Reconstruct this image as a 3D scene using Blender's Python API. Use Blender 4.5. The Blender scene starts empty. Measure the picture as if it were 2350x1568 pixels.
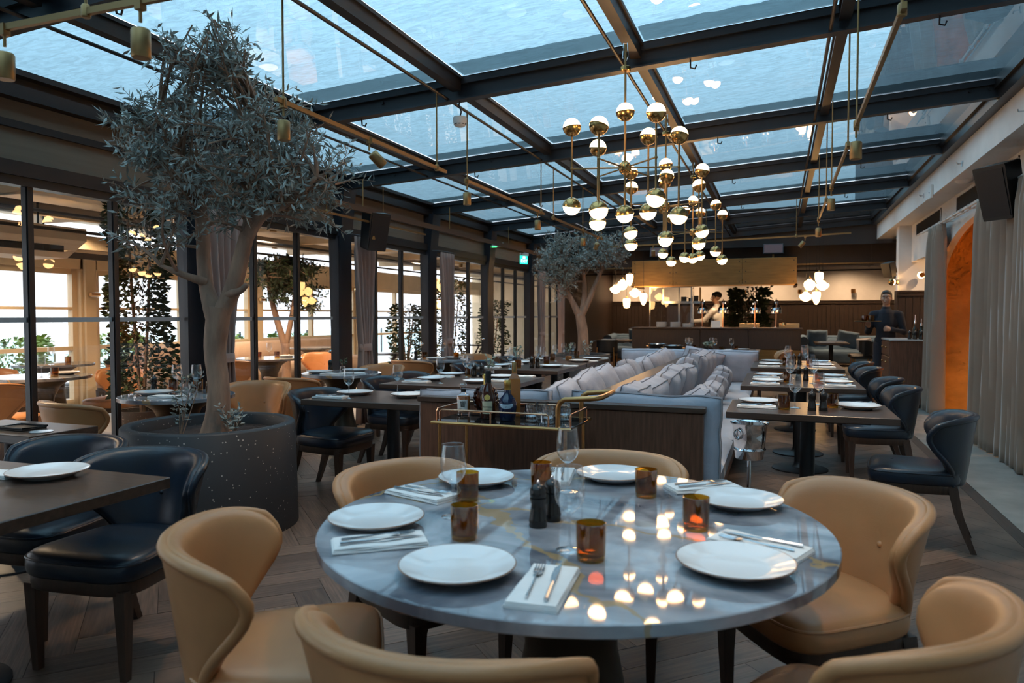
import bpy, bmesh, math, random
from mathutils import Vector, Matrix, noise
from math import sin, cos, pi, radians, sqrt, atan2, hypot

# ------------------------------------------------------------------ camera, sky, exposure
S = bpy.context.scene
COL = S.collection
CAM_H = 1.365
YAW = math.atan2(615, 1680)
PITCH = -math.atan2(60, 1680)
cd = bpy.data.cameras.new('camera')
cd.sensor_width = 36.0
cd.lens = 36.0 * 1680 / 2350
cd.clip_start = 0.05
cd.clip_end = 400
cd.dof.use_dof = True
cd.dof.focus_distance = 4.6
cd.dof.aperture_fstop = 3.2
cam = bpy.data.objects.new('camera', cd)
COL.objects.link(cam)
cam.location = (0, 0, CAM_H)
cam.rotation_euler = (pi / 2 + PITCH, 0, YAW)
S.camera = cam

W = bpy.data.worlds.new('overcast_dusk')
S.world = W
W.use_nodes = True
nt = W.node_tree
nt.nodes.clear()
# overcast sky: zenith about three times the luminance of the horizon, same all round
wo = nt.nodes.new('ShaderNodeOutputWorld')
wb = nt.nodes.new('ShaderNodeBackground')
wtc = nt.nodes.new('ShaderNodeTexCoord')
wsep = nt.nodes.new('ShaderNodeSeparateXYZ')
wr = nt.nodes.new('ShaderNodeValToRGB')
wr.color_ramp.elements[0].position = 0.0
wr.color_ramp.elements[0].color = (0.80, 0.86, 0.97, 1)
wr.color_ramp.elements[1].position = 1.0
wr.color_ramp.elements[1].color = (2.6, 2.95, 3.4, 1)
nt.links.new(wtc.outputs['Generated'], wsep.inputs[0])
nt.links.new(wsep.outputs['Z'], wr.inputs[0])
nt.links.new(wr.outputs[0], wb.inputs['Color'])
wb.inputs['Strength'].default_value = 1.25
nt.links.new(wb.outputs[0], wo.inputs[0])

vs = S.view_settings
S.display_settings.display_device = 'sRGB'
vs.view_transform = 'Standard'
vs.look = 'None'
vs.gamma = 1.0
vs.use_curve_mapping = False
vs.exposure = 0.85
cy = S.cycles
cy.use_denoising = True
cy.max_bounces = 6
cy.diffuse_bounces = 2
cy.glossy_bounces = 3
cy.transmission_bounces = 4
cy.transparent_max_bounces = 24
cy.use_adaptive_sampling = True
cy.adaptive_threshold = 0.08
cy.adaptive_min_samples = 12
cy.caustics_reflective = False
cy.caustics_refractive = False
cy.sample_clamp_indirect = 4.0

# ------------------------------------------------------------------ helpers
R = radians


def link(o, parent=None):
    COL.objects.link(o)
    if parent is not None:
        o.parent = parent
    return o


def tag(o, label=None, cat=None, group=None, kind=None):
    if label:
        assert 4 <= len(label.split()) <= 16, label
        o['label'] = label
    if cat:
        o['category'] = cat
    if group:
        o['group'] = group
    if kind:
        o['kind'] = kind
    return o


def empty(name, loc=(0, 0, 0), rz=0.0):
    o = bpy.data.objects.new(name, None)
    o.location = loc
    o.rotation_euler = (0, 0, rz)
    o.empty_display_size = 0.1
    return link(o)


def thing(name, label, cat, loc=(0, 0, 0), rz=0.0, group=None):
    return tag(empty(name, loc, rz), label, cat, group)


def copy_tree(o, parent=None):
    c = o.copy()
    link(c, parent)
    for ch in list(o.children):
        copy_tree(ch, c)
    return c


def place(proto, loc, rz=0.0, label=None, cat=None, group=None, scale=None):
    """first use moves the prototype itself, later uses copy it"""
    if not proto.get('_used'):
        proto['_used'] = 1
        o = proto
    else:
        o = copy_tree(proto)
    o.location = loc
    o.rotation_euler = (0, 0, rz)
    if scale:
        o.scale = scale if hasattr(scale, '__len__') else (scale,) * 3
    tag(o, label, cat, group)
    return o


class MB:
    """collects shapes for ONE mesh object"""

    def __init__(self):
        self.v = []
        self.f = []
        self.m = []
        self.M = Matrix()
        self.mi = 0

    def add(self, vs, fs):
        b = len(self.v)
        M = self.M
        self.v.extend([tuple(M @ Vector(p)) for p in vs])
        for f in fs:
            self.f.append(tuple(i + b for i in f))
            self.m.append(self.mi)
        return self

    def box(self, x0, x1, y0, y1, z0, z1):
        vs = [(x0, y0, z0), (x1, y0, z0), (x1, y1, z0), (x0, y1, z0), (x0, y0, z1), (x1, y0, z1), (x1, y1, z1), (x0, y1, z1)]
        return self.add(vs, [(0, 3, 2, 1), (4, 5, 6, 7), (0, 1, 5, 4), (1, 2, 6, 5), (2, 3, 7, 6), (3, 0, 4, 7)])

    def bbox(self, x0, x1, y0, y1, z0, z1, b=0.006):
        """box with chamfered vertical and top edges"""
        def ring(i, z):
            return [(x0 + b + i, y0 + i, z), (x1 - b - i, y0 + i, z), (x1 - i, y0 + b + i, z), (x1 - i, y1 - b - i, z),
                    (x1 - b - i, y1 - i, z), (x0 + b + i, y1 - i, z), (x0 + i, y1 - b - i, z), (x0 + i, y0 + b + i, z)]
        rs = [ring(b, z0), ring(0, z0 + b), ring(0, z1 - b), ring(b, z1)]
        return self.loft(rs)

    def loft(self, rings, cap=True, close=True):
        n = len(rings[0])
        vs = [p for r in rings for p in r]
        fs = []
        for i in range(len(rings) - 1):
            for j in range(n if close else n - 1):
                k = (j + 1) % n
                fs.append((i * n + j, i * n + k, (i + 1) * n + k, (i + 1) * n + j))
        if cap:
            fs.append(tuple(range(n))[::-1])
            fs.append(tuple((len(rings) - 1) * n + j for j in range(n)))
        return self.add(vs, fs)

    def lathe(self, prof, n=24, c=(0, 0, 0), cap=True):
        rings = [[(c[0] + r * cos(2 * pi * k / n), c[1] + r * sin(2 * pi * k / n), c[2] + z) for k in range(n)] for r, z in prof]
        return self.loft(rings, cap)

    def cyl(self, a, b, ra, rb=None, n=12, cap=True):
        return self.tube([a, b], [ra, ra if rb is None else rb], n, cap)

    def tube(self, pts, rad, n=8, cap=True, closed=False, up=None):
        pts = [Vector(p) for p in pts]
        if not hasattr(rad, '__len__'):
            rad = [rad] * len(pts)
        rings = []
        prev = None
        m = len(pts)
        for i, p in enumerate(pts):
            if closed:
                d = pts[(i + 1) % m] - pts[i - 1]
            else:
                d = pts[min(i + 1, m - 1)] - pts[max(i - 1, 0)]
            if d.length < 1e-9:
                d = Vector((0, 0, 1))
            d.normalize()
            if prev is None:
                u = up and Vector(up) or (Vector((0, 0, 1)) if abs(d.z) < 0.9 else Vector((1, 0, 0)))
                a = d.cross(u).normalized()
            else:
                a = prev - d * prev.dot(d)
                if a.length < 1e-6:
                    a = d.orthogonal()
                a.normalize()
            prev = a
            b = d.cross(a)
            r = rad[i]
            rings.append([tuple(p + a * (r * cos(2 * pi * k / n)) + b * (r * sin(2 * pi * k / n))) for k in range(n)])
        if closed:
            rings.append(rings[0])
            return self.loft(rings, False)
        return self.loft(rings, cap)

    def sphere(self, c, r, nu=16, nv=10, sc=(1, 1, 1), v0=-0.5, v1=0.5):
        prof = []
        for i in range(nv + 1):
            t = pi * (v0 + (v1 - v0) * i / nv)
            prof.append((cos(t), sin(t)))
        rings = [[(c[0] + r * sc[0] * a * cos(2 * pi * k / nu), c[1] + r * sc[1] * a * sin(2 * pi * k / nu), c[2] + r * sc[2] * z) for k in range(nu)] for a, z in prof]
        return self.loft(rings, True)

    def grid(self, fn, nu, nv):
        vs = [fn(i / nu, j / nv) for j in range(nv + 1) for i in range(nu + 1)]
        fs = [(j * (nu + 1) + i, j * (nu + 1) + i + 1, (j + 1) * (nu + 1) + i + 1, (j + 1) * (nu + 1) + i) for j in range(nv) for i in range(nu)]
        return self.add(vs, fs)

    def mesh(self, name, mat=None, smooth=True, ang=40):
        me = bpy.data.meshes.new(name)
        me.from_pydata(self.v, [], self.f)
        if mat is not None:
            for mm in (mat if isinstance(mat, (list, tuple)) else [mat]):
                me.materials.append(mm)
            if isinstance(mat, (list, tuple)):
                me.polygons.foreach_set('material_index', self.m)
        if smooth:
            me.polygons.foreach_set('use_smooth', [True] * len(self.f))
            try:
                me.set_sharp_from_angle(angle=R(ang))
            except Exception:
                pass
        me.update()
        return me

    def build(self, name, mat, parent=None, smooth=True, ang=40, loc=None, rz=None):
        me = self.mesh(name, mat, smooth, ang)
        o = bpy.data.objects.new(name, me)
        link(o, parent)
        if loc:
            o.location = loc
        if rz is not None:
            o.rotation_euler = (0, 0, rz)
        return o


def obj_of(name, me, parent=None, loc=(0, 0, 0), rz=0.0):
    o = bpy.data.objects.new(name, me)
    link(o, parent)
    o.location = loc
    o.rotation_euler = (0, 0, rz)
    return o


def struct(o, label=None):
    o['kind'] = 'structure'
    if label:
        o['label'] = label
    return o


# ------------------------------------------------------------------ materials
def _mat(name):
    m = bpy.data.materials.new(name)
    m.use_nodes = True
    nt = m.node_tree
    nt.nodes.clear()
    out = nt.nodes.new('ShaderNodeOutputMaterial')
    return m, nt, out


def pbr(name, col, rough=0.5, metal=0.0, var=0.0, vscale=6.0, stretch=(1, 1, 1), bump=0.0, bscale=60.0, col2=None, spec=0.5,
        rvar=0.0, rnd=0.0, coat=0.0, detail=4.0, sheen=0.0, sss=0.0):
    m, nt, out = _mat(name)
    b = nt.nodes.new('ShaderNodeBsdfPrincipled')
    nt.links.new(b.outputs[0], out.inputs[0])
    b.inputs['Base Color'].default_value = (*col, 1)
    b.inputs['Roughness'].default_value = rough
    b.inputs['Metallic'].default_value = metal
    b.inputs['Specular IOR Level'].default_value = spec
    b.inputs['Coat Weight'].default_value = coat
    b.inputs['Coat Roughness'].default_value = 0.08
    if sheen:
        b.inputs['Sheen Weight'].default_value = sheen
    tc = nt.nodes.new('ShaderNodeTexCoord')
    mp = nt.nodes.new('ShaderNodeMapping')
    mp.inputs['Scale'].default_value = stretch
    nt.links.new(tc.outputs['Object'], mp.inputs[0])
    vec = mp.outputs[0]
    if rnd:
        oi = nt.nodes.new('ShaderNodeObjectInfo')
        ad = nt.nodes.new('ShaderNodeVectorMath')
        ad.operation = 'MULTIPLY_ADD'
        nt.links.new(oi.outputs['Random'], ad.inputs[0])
        ad.inputs[1].default_value = (31, 17, 23)
        nt.links.new(vec, ad.inputs[2])
        vec = ad.outputs[0]
    colout = None
    if var or col2:
        n = nt.nodes.new('ShaderNodeTexNoise')
        n.inputs['Scale'].default_value = vscale
        n.inputs['Detail'].default_value = detail
        nt.links.new(vec, n.inputs[0])
        rmp = nt.nodes.new('ShaderNodeValToRGB')
        rmp.color_ramp.elements[0].position = 0.3
        rmp.color_ramp.elements[1].position = 0.7
        c2 = col2 if col2 else tuple(c * (1 + var) for c in col)
        c1 = col if col2 else tuple(c * (1 - var) for c in col)
        rmp.color_ramp.elements[0].color = (*c1, 1)
        rmp.color_ramp.elements[1].color = (*c2, 1)
        nt.links.new(n.outputs['Fac'], rmp.inputs[0])
        colout = rmp.outputs[0]
        if rvar:
            mr = nt.nodes.new('ShaderNodeMapRange')
            mr.inputs[3].default_value = max(0.02, rough - rvar)
            mr.inputs[4].default_value = rough + rvar
            nt.links.new(n.outputs['Fac'], mr.inputs[0])
            nt.links.new(mr.outputs[0], b.inputs['Roughness'])
    if rnd and colout:
        hs = nt.nodes.new('ShaderNodeHueSaturation')
        mr = nt.nodes.new('ShaderNodeMapRange')
        mr.inputs[3].default_value = 1 - rnd
        mr.inputs[4].default_value = 1 + rnd
        nt.links.new(oi.outputs['Random'], mr.inputs[0])
        nt.links.new(mr.outputs[0], hs.inputs['Value'])
        nt.links.new(colout, hs.inputs['Color'])
        colout = hs.outputs[0]
    if colout:
        nt.links.new(colout, b.inputs['Base Color'])
    if bump:
        n2 = nt.nodes.new('ShaderNodeTexNoise')
        n2.inputs['Scale'].default_value = bscale
        n2.inputs['Detail'].default_value = 3
        nt.links.new(vec, n2.inputs[0])
        bp = nt.nodes.new('ShaderNodeBump')
        bp.inputs['Strength'].default_value = bump
        bp.inputs['Distance'].default_value = 0.01
        nt.links.new(n2.outputs['Fac'], bp.inputs['Height'])
        nt.links.new(bp.outputs[0], b.inputs['Normal'])
    return m


def emit(name, col, strength):
    m, nt, out = _mat(name)
    e = nt.nodes.new('ShaderNodeEmission')
    e.inputs[0].default_value = (*col, 1)
    e.inputs[1].default_value = strength
    nt.links.new(e.outputs[0], out.inputs[0])
    return m


def thin_glass(name, tint=(1, 1, 1), refl=0.9, rough=0.0, base=0.04, wet=0.0, ior=1.45, dirt=0.0, power=4.5):
    """thin pane: see-through with a tint, mirror by Fresnel"""
    m, nt, out = _mat(name)
    t = nt.nodes.new('ShaderNodeBsdfTransparent')
    t.inputs[0].default_value = (*tint, 1)
    g = nt.nodes.new('ShaderNodeBsdfGlossy')
    g.inputs['Roughness'].default_value = rough
    g.inputs['Color'].default_value = (refl, refl, refl, 1)
    # Schlick reflectance of a two-faced sheet, the same from either side
    lw = nt.nodes.new('ShaderNodeLayerWeight')
    lw.inputs[0].default_value = 0.5
    pw_ = nt.nodes.new('ShaderNodeMath')
    pw_.operation = 'POWER'
    nt.links.new(lw.outputs['Facing'], pw_.inputs[0])
    pw_.inputs[1].default_value = power
    fr = nt.nodes.new('ShaderNodeMapRange')
    f0 = 2 * ((ior - 1) / (ior + 1)) ** 2
    fr.inputs[3].default_value = f0
    fr.inputs[4].default_value = 1.0
    nt.links.new(pw_.outputs[0], fr.inputs[0])
    mx = nt.nodes.new('ShaderNodeMixShader')
    nt.links.new(fr.outputs[0], mx.inputs[0])
    nt.links.new(t.outputs[0], mx.inputs[1])
    nt.links.new(g.outputs[0], mx.inputs[2])
    last = mx
    if wet:
        tc = nt.nodes.new('ShaderNodeTexCoord')
        mp = nt.nodes.new('ShaderNodeMapping')
        mp.inputs['Scale'].default_value = (3.0, 9.0, 3.0)
        n = nt.nodes.new('ShaderNodeTexNoise')
        n.inputs['Scale'].default_value = 2.2
        n.inputs['Detail'].default_value = 7
        n.inputs['Distortion'].default_value = 1.6
        nt.links.new(tc.outputs['Object'], mp.inputs[0])
        nt.links.new(mp.outputs[0], n.inputs[0])
        rm = nt.nodes.new('ShaderNodeValToRGB')
        rm.color_ramp.elements[0].position = 0.35
        rm.color_ramp.elements[0].color = tuple(c * 0.80 for c in tint) + (1,)
        rm.color_ramp.elements[1].position = 0.62
        rm.color_ramp.elements[1].color = (*tint, 1)
        nt.links.new(n.outputs['Fac'], rm.inputs[0])
        nt.links.new(rm.outputs[0], t.inputs[0])
    nt.links.new(last.outputs[0], out.inputs[0])
    return m


def marble(name, veins=((.77, .64, -.19), (.17, .98, .0), (-.35, .94, .55), (.9, -.43, -.7))):
    m, nt, out = _mat(name)
    b = nt.nodes.new('ShaderNodeBsdfPrincipled')
    nt.links.new(b.outputs[0], out.inputs[0])
    b.inputs['Roughness'].default_value = 0.035
    b.inputs['Specular IOR Level'].default_value = 0.55
    tc = nt.nodes.new('ShaderNodeTexCoord')
    n = nt.nodes.new('ShaderNodeTexNoise')
    n.inputs['Scale'].default_value = 3.2
    n.inputs['Detail'].default_value = 9
    n.inputs['Distortion'].default_value = 0.9
    nt.links.new(tc.outputs['Object'], n.inputs[0])
    r1 = nt.nodes.new('ShaderNodeValToRGB')
    r1.color_ramp.elements[0].position = 0.36
    r1.color_ramp.elements[0].color = (0.10, 0.11, 0.135, 1)
    r1.color_ramp.elements[1].position = 0.70
    r1.color_ramp.elements[1].color = (0.52, 0.53, 0.56, 1)
    nt.links.new(n.outputs['Fac'], r1.inputs[0])
    # gold veins: wandering lines a*x + b*y = c, thin where the noise says so
    sp = nt.nodes.new('ShaderNodeSeparateXYZ')
    nt.links.new(tc.outputs['Object'], sp.inputs[0])
    nv = nt.nodes.new('ShaderNodeTexNoise')
    nv.inputs['Scale'].default_value = 5.0
    nv.inputs['Detail'].default_value = 6
    nt.links.new(tc.outputs['Object'], nv.inputs[0])
    nw = nt.nodes.new('ShaderNodeTexNoise')
    nw.inputs['Scale'].default_value = 11.0
    nt.links.new(tc.outputs['Object'], nw.inputs[0])

    def mth(op, a_, b_):
        n_ = nt.nodes.new('ShaderNodeMath')
        n_.operation = op
        for k_, v_ in ((0, a_), (1, b_)):
            if isinstance(v_, (int, float)):
                n_.inputs[k_].default_value = v_
            else:
                nt.links.new(v_, n_.inputs[k_])
        return n_.outputs[0]
    wob = mth('MULTIPLY', mth('SUBTRACT', nv.outputs['Fac'], .5), .30)
    width = mth('MULTIPLY', nw.outputs['Fac'], .022)
    mask = None
    for (va, vb, vc) in veins:
        dd = mth('ADD', mth('ADD', mth('MULTIPLY', sp.outputs['X'], va), mth('MULTIPLY', sp.outputs['Y'], vb)), -vc)
        dd = mth('ABSOLUTE', mth('ADD', dd, wob), 0)
        k_ = mth('LESS_THAN', dd, width)
        mask = k_ if mask is None else mth('MAXIMUM', mask, k_)
    r2 = nt.nodes.new('ShaderNodeMath')
    r2.operation = 'MULTIPLY'
    nt.links.new(mask, r2.inputs[0])
    r2.inputs[1].default_value = .65
    mx = nt.nodes.new('ShaderNodeMix')
    mx.data_type = 'RGBA'
    nt.links.new(r2.outputs[0], mx.inputs[0])
    nt.links.new(r1.outputs[0], mx.inputs[6])
    mx.inputs[7].default_value = (0.42, 0.27, 0.10, 1)
    nt.links.new(mx.outputs[2], b.inputs['Base Color'])
    return m


def speckle(name, base, dot, scale=90, thr=0.12, rough=0.55):
    m, nt, out = _mat(name)
    b = nt.nodes.new('ShaderNodeBsdfPrincipled')
    b.inputs['Roughness'].default_value = rough
    nt.links.new(b.outputs[0], out.inputs[0])
    tc = nt.nodes.new('ShaderNodeTexCoord')
    v = nt.nodes.new('ShaderNodeTexVoronoi')
    v.inputs['Scale'].default_value = scale
    nt.links.new(tc.outputs['Object'], v.inputs[0])
    n = nt.nodes.new('ShaderNodeTexNoise')
    n.inputs['Scale'].default_value = 9
    nt.links.new(tc.outputs['Object'], n.inputs[0])
    ml = nt.nodes.new('ShaderNodeMath')
    ml.operation = 'MULTIPLY'
    nt.links.new(n.outputs['Fac'], ml.inputs[0])
    ml.inputs[1].default_value = thr * 2
    lt = nt.nodes.new('ShaderNodeMath')
    lt.operation = 'LESS_THAN'
    nt.links.new(v.outputs['Distance'], lt.inputs[0])
    nt.links.new(ml.outputs[0], lt.inputs[1])
    mx = nt.nodes.new('ShaderNodeMix')
    mx.data_type = 'RGBA'
    nt.links.new(lt.outputs[0], mx.inputs[0])
    mx.inputs[6].default_value = (*base, 1)
    mx.inputs[7].default_value = (*dot, 1)
    nt.links.new(mx.outputs[2], b.inputs['Base Color'])
    return m


M = {}
M['steel'] = pbr('dark_blue_steel', (0.016, 0.019, 0.026), 0.42, var=0.25, vscale=3)
M['frame'] = pbr('black_frame_paint', (0.011, 0.010, 0.011), 0.38)
M['purlin'] = pbr('bronze_brown_profile', (0.016, 0.011, 0.009), 0.42)
M['roof_glass'] = thin_glass('tinted_wet_roof_glass', (0.17, 0.28, 0.325), 1.0, wet=1)
M['wall_glass'] = thin_glass('clear_wall_glass', (0.93, 0.94, 0.93), 0.9)
M['strip'] = pbr('frosted_strip', (0.42, 0.42, 0.42), 0.6)
M['plank'] = pbr('grey_brown_oak_plank', (0.125, 0.080, 0.057), 0.42, var=0.40, vscale=2.2, stretch=(2.2, 34, 10), bump=0.12, bscale=3, rnd=0.36, detail=6)
M['plank_far'] = pbr('grey_brown_oak_far', (0.125, 0.080, 0.057), 0.42, var=0.4, vscale=5)
M['border'] = pbr('dark_oak_border', (0.055, 0.040, 0.032), 0.4, var=0.3, vscale=3, stretch=(30, 1.5, 10))
M['subfloor'] = pbr('dark_joint', (0.012, 0.009, 0.007), 0.8)
M['concrete'] = pbr('polished_concrete', (0.33, 0.31, 0.28), 0.22, var=0.12, vscale=4, rvar=0.06)
M['plaster'] = pbr('white_plaster', (0.78, 0.73, 0.69), 0.8, var=0.04, vscale=5)
M['wenge'] = pbr('dark_wenge_veneer', (0.130, 0.058, 0.034), 0.38, var=0.35, vscale=2.5, stretch=(26, 26, 2.0), detail=5)
M['wainscot'] = pbr('dark_wall_panelling', (0.030, 0.016, 0.010), 0.5, var=0.3, vscale=2.5, stretch=(26, 26, 2.0))
M['wenge_h'] = pbr('dark_wenge_top', (0.070, 0.040, 0.027), 0.33, var=0.35, vscale=2.5, stretch=(2.0, 26, 26), detail=5)
M['table_wood'] = pbr('dark_oak_table', (0.058, 0.036, 0.026), 0.30, var=0.3, vscale=2.2, stretch=(2, 24, 24), detail=5)
M['leg_wood'] = pbr('walnut_leg', (0.048, 0.025, 0.016), 0.4, var=0.3, vscale=3, stretch=(20, 20, 2))
M['tan'] = pbr('tan_leather', (0.51, 0.225, 0.090), 0.38, var=0.10, vscale=5, bump=0.05, bscale=220, rvar=0.05)
M['blue'] = pbr('navy_leather', (0.006, 0.019, 0.040), 0.31, var=0.0, spec=0.42, col2=(0.016, 0.016, 0.018), vscale=4, bump=0.06, bscale=160, rvar=0.09)
M['grey_cloth'] = pbr('lilac_grey_linen', (0.40, 0.40, 0.45), 0.85, var=0.07, vscale=9, bump=0.25, bscale=42, sheen=0.2, rnd=0.06)
M['grey_cloth2'] = pbr('pale_grey_seat_linen', (0.47, 0.46, 0.49), 0.85, var=0.05, vscale=5, bump=0.15, bscale=30)
M['piping'] = pbr('dark_grey_piping', (0.25, 0.24, 0.26), 0.8)
M['blue_cloth'] = pbr('steel_blue_cloth', (0.105, 0.175, 0.265), 0.85, var=0.1, vscale=8)
M['marble'] = marble('blue_grey_marble_gold_veins')
M['china'] = pbr('glazed_white_china', (0.76, 0.76, 0.76), 0.12, spec=0.6)
M['china_rim'] = pbr('brown_glaze_rim', (0.28, 0.17, 0.12), 0.25)
M['linen'] = pbr('white_napkin_linen', (0.80, 0.78, 0.76), 0.85, var=0.03, vscale=20, bump=0.1, bscale=300)
M['silver'] = pbr('polished_cutlery_steel', (0.62, 0.62, 0.64), 0.16, 1.0)
M['chrome'] = pbr('bright_chrome', (0.75, 0.75, 0.76), 0.07, 1.0)
M['brass'] = pbr('brushed_brass', (0.52, 0.28, 0.11), 0.30, 1.0, var=0.08, vscale=4, stretch=(1, 1, 12))
M['brass_globe'] = pbr('polished_brass_cup', (0.48, 0.28, 0.10), 0.22, 1.0, var=0.15, vscale=5, stretch=(6, 6, 0.6))
M['brass_dull'] = pbr('satin_brass_fitting', (0.33, 0.20, 0.085), 0.42, 0.9)
M['brass_panel'] = pbr('aged_brass_sheet', (0.23, 0.135, 0.052), 0.45, 0.85, var=0.15, vscale=2, stretch=(1.5, 1, 14), detail=6)
M['rose'] = pbr('rose_gold_rail', (0.75, 0.40, 0.24), 0.22, 1.0)
M['glass'] = thin_glass('clear_glassware', (0.93, 0.94, 0.95), 1.0, ior=1.55, power=2.6)
M['water'] = thin_glass('drinking_water', (0.88, 0.91, 0.93), 1.0, ior=1.33)
M['amber'] = thin_glass('amber_glass', (0.69, 0.47, 0.13), 1.0, ior=1.5)
M['black'] = pbr('black_plastic', (0.008, 0.008, 0.009), 0.45)
M['black_metal'] = pbr('black_powdercoat', (0.010, 0.010, 0.012), 0.45, 0.2)
M['black_wood'] = pbr('black_lacquered_wood', (0.013, 0.011, 0.010), 0.25)
M['white_plastic'] = pbr('white_plastic', (0.70, 0.66, 0.62), 0.45)
M['planter'] = speckle('dark_terrazzo', (0.022, 0.022, 0.025), (0.34, 0.30, 0.26), 32, 0.12)
M['soil'] = pbr('bark_mulch', (0.035, 0.016, 0.011), 0.95, var=0.6, vscale=40, bump=0.9, bscale=50)
M['bark'] = pbr('olive_bark', (0.43, 0.26, 0.175), 0.85, var=0.0, col2=(0.23, 0.14, 0.10), vscale=5, stretch=(3, 3, 0.8), bump=0.5, bscale=14)
M['curtain'] = pbr('taupe_velvet_curtain', (0.27, 0.195, 0.145), 0.9, var=0.05, vscale=3, sheen=0.3)
M['curtain_pink'] = pbr('dusty_rose_curtain', (0.42, 0.28, 0.235), 0.9, var=0.05, vscale=3, sheen=0.2)
M['cream'] = pbr('cream_painted_timber', (0.62, 0.48, 0.31), 0.6, var=0.06, vscale=3)
M['canvas'] = pbr('cream_canvas_ceiling', (0.72, 0.62, 0.50), 0.85, var=0.04, vscale=2)
M['terrace_floor'] = pbr('pale_stone_terrace', (0.42, 0.37, 0.33), 0.35, var=0.08, vscale=2)


def leaf_mat(name, a, b, rough=0.5):
    m = pbr(name, a, rough, col2=b, vscale=3.0)
    return m


M['olive'] = leaf_mat('silver_olive_leaf', (0.17, 0.18, 0.15), (0.48, 0.50, 0.46), 0.42)
M['green'] = leaf_mat('dark_ficus_leaf', (0.020, 0.040, 0.016), (0.060, 0.095, 0.035), 0.4)
M['bright'] = leaf_mat('bright_laurel_leaf', (0.060, 0.140, 0.018), (0.22, 0.32, 0.05), 0.45)
M['warm'] = emit('warm_bulb_glass', (1.0, 0.56, 0.23), 15.0)
M['warm_pend'] = emit('warm_pendant_glass', (1.0, 0.55, 0.20), 11.0)
M['warm_small'] = emit('warm_lamp', (1.0, 0.55, 0.22), 40.0)

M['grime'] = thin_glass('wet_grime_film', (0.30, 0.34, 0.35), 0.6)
M['crystal'] = thin_glass('cut_crystal', (0.86, 0.88, 0.90), 1.0, ior=1.7, power=1.5)
# ------------------------------------------------------------------ room shell
random.seed(7)
BAY = 2.34
BEAM_Y = [2.86 + BAY * k for k in range(-2, 7)]      # -1.82 .. 16.9
XL, XR = -4.9, 1.86
SL = (3.27 - 2.85) / (XR - XL)


def zb(x):
    return 2.85 + SL * (x - XL)


# ---- wooden floor in herringbone
FX0, FX1, FY0, FY1 = -4.9, 1.36, -1.8, 22.5
PL, PW = 0.75, 0.15


def clip(poly, ax, val, keep_less):
    out = []
    for i in range(len(poly)):
        a, b = poly[i - 1], poly[i]
        ia = (a[ax] <= val) == keep_less or a[ax] == val
        ib = (b[ax] <= val) == keep_less or b[ax] == val
        if ia != ib:
            t = (val - a[ax]) / (b[ax] - a[ax])
            out.append((a[0] + t * (b[0] - a[0]), a[1] + t * (b[1] - a[1])))
        if ib:
            out.append(b)
    return out


floor = struct(empty('floor'), 'grey brown herringbone oak floor with a dark border')
sub = MB().box(FX0, FX1 + 0.09, FY0, FY1, -0.06, -0.004).build('subfloor', M['subfloor'], floor, False)
MB().box(FX1 + 0.002, FX1 + 0.085, FY0, FY1, -0.03, 0.0).build('border_strip', M['border'], floor, False)
c45 = sqrt(0.5)
full, cut = [], []
fwdv = (-sin(YAW), cos(YAW))
rgtv = (cos(YAW), sin(YAW))
n_st = 40
for b in range(-18, 30):
    for k in range(-160, 200):
        for vert in (0, 1):
            g = 0.0012
            ox, oy = k * PW + b * PL, k * PW - b * PL
            if vert:
                r = (ox + PL + g, ox + PL + PW - g, oy + PW - PL + g, oy + PW - g)
            else:
                r = (ox + g, ox + PL - g, oy + g, oy + PW - g)
            cx, cy_ = (r[0] + r[1]) / 2, (r[2] + r[3]) / 2
            X = (cx - cy_) * c45 - 1.6
            Y = (cx + cy_) * c45
            if X < FX0 - .6 or X > FX1 + .6 or Y < FY0 - .6 or Y > FY1 + .6:
                continue
            ps = [((px - py) * c45 - 1.6, (px + py) * c45) for px, py in ((r[0], r[2]), (r[1], r[2]), (r[1], r[3]), (r[0], r[3]))]
            inside = all(FX0 <= p[0] <= FX1 and FY0 <= p[1] <= FY1 for p in ps)
            if inside:
                d = X * fwdv[0] + Y * fwdv[1]
                l = X * rgtv[0] + Y * rgtv[1]
                vis = d > 1.2 and abs(l) < d * 0.75 and (CAM_H / d) < 0.53
                full.append((d if vis else 99 + d, X, Y, vert))
            else:
                for ax, v, kl in ((0, FX0, False), (0, FX1, True), (1, FY0, False), (1, FY1, True)):
                    if ps:
                        ps = clip(ps, ax, v, kl)
                if len(ps) > 2:
                    cut.append(ps)
full.sort()
pm = {}
pb = MB().box(-PL / 2 + .0012, PL / 2 - .0012, -PW / 2 + .0012, PW / 2 - .0012, -0.02, 0.0)
pme = pb.mesh('plank', M['plank'], False)
NP = 300
for i, (d, X, Y, vert) in enumerate(full[:NP]):
    o = obj_of('plank', pme, floor, (X, Y, random.uniform(-0.0004, 0.0004)), pi / 4 + (pi / 2 if vert else 0) + (pi if random.random() < .5 else 0))
rest = MB()
for d, X, Y, vert in full[NP:]:
    a = pi / 4 + (pi / 2 if vert else 0)
    ca, sa = cos(a), sin(a)
    hx, hy = PL / 2 - .0012, PW / 2 - .0012
    q = [(X + ca * u - sa * v, Y + sa * u + ca * v, 0.0) for u, v in ((-hx, -hy), (hx, -hy), (hx, hy), (-hx, hy))]
    rest.add(q, [(0, 1, 2, 3)])
for ps in cut:
    rest.add([(p[0], p[1], 0.0) for p in ps], [tuple(range(len(ps)))])
ro = rest.build('herringbone_planks', M['plank_far'], floor, False)
ro['kind'] = 'stuff'

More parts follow.
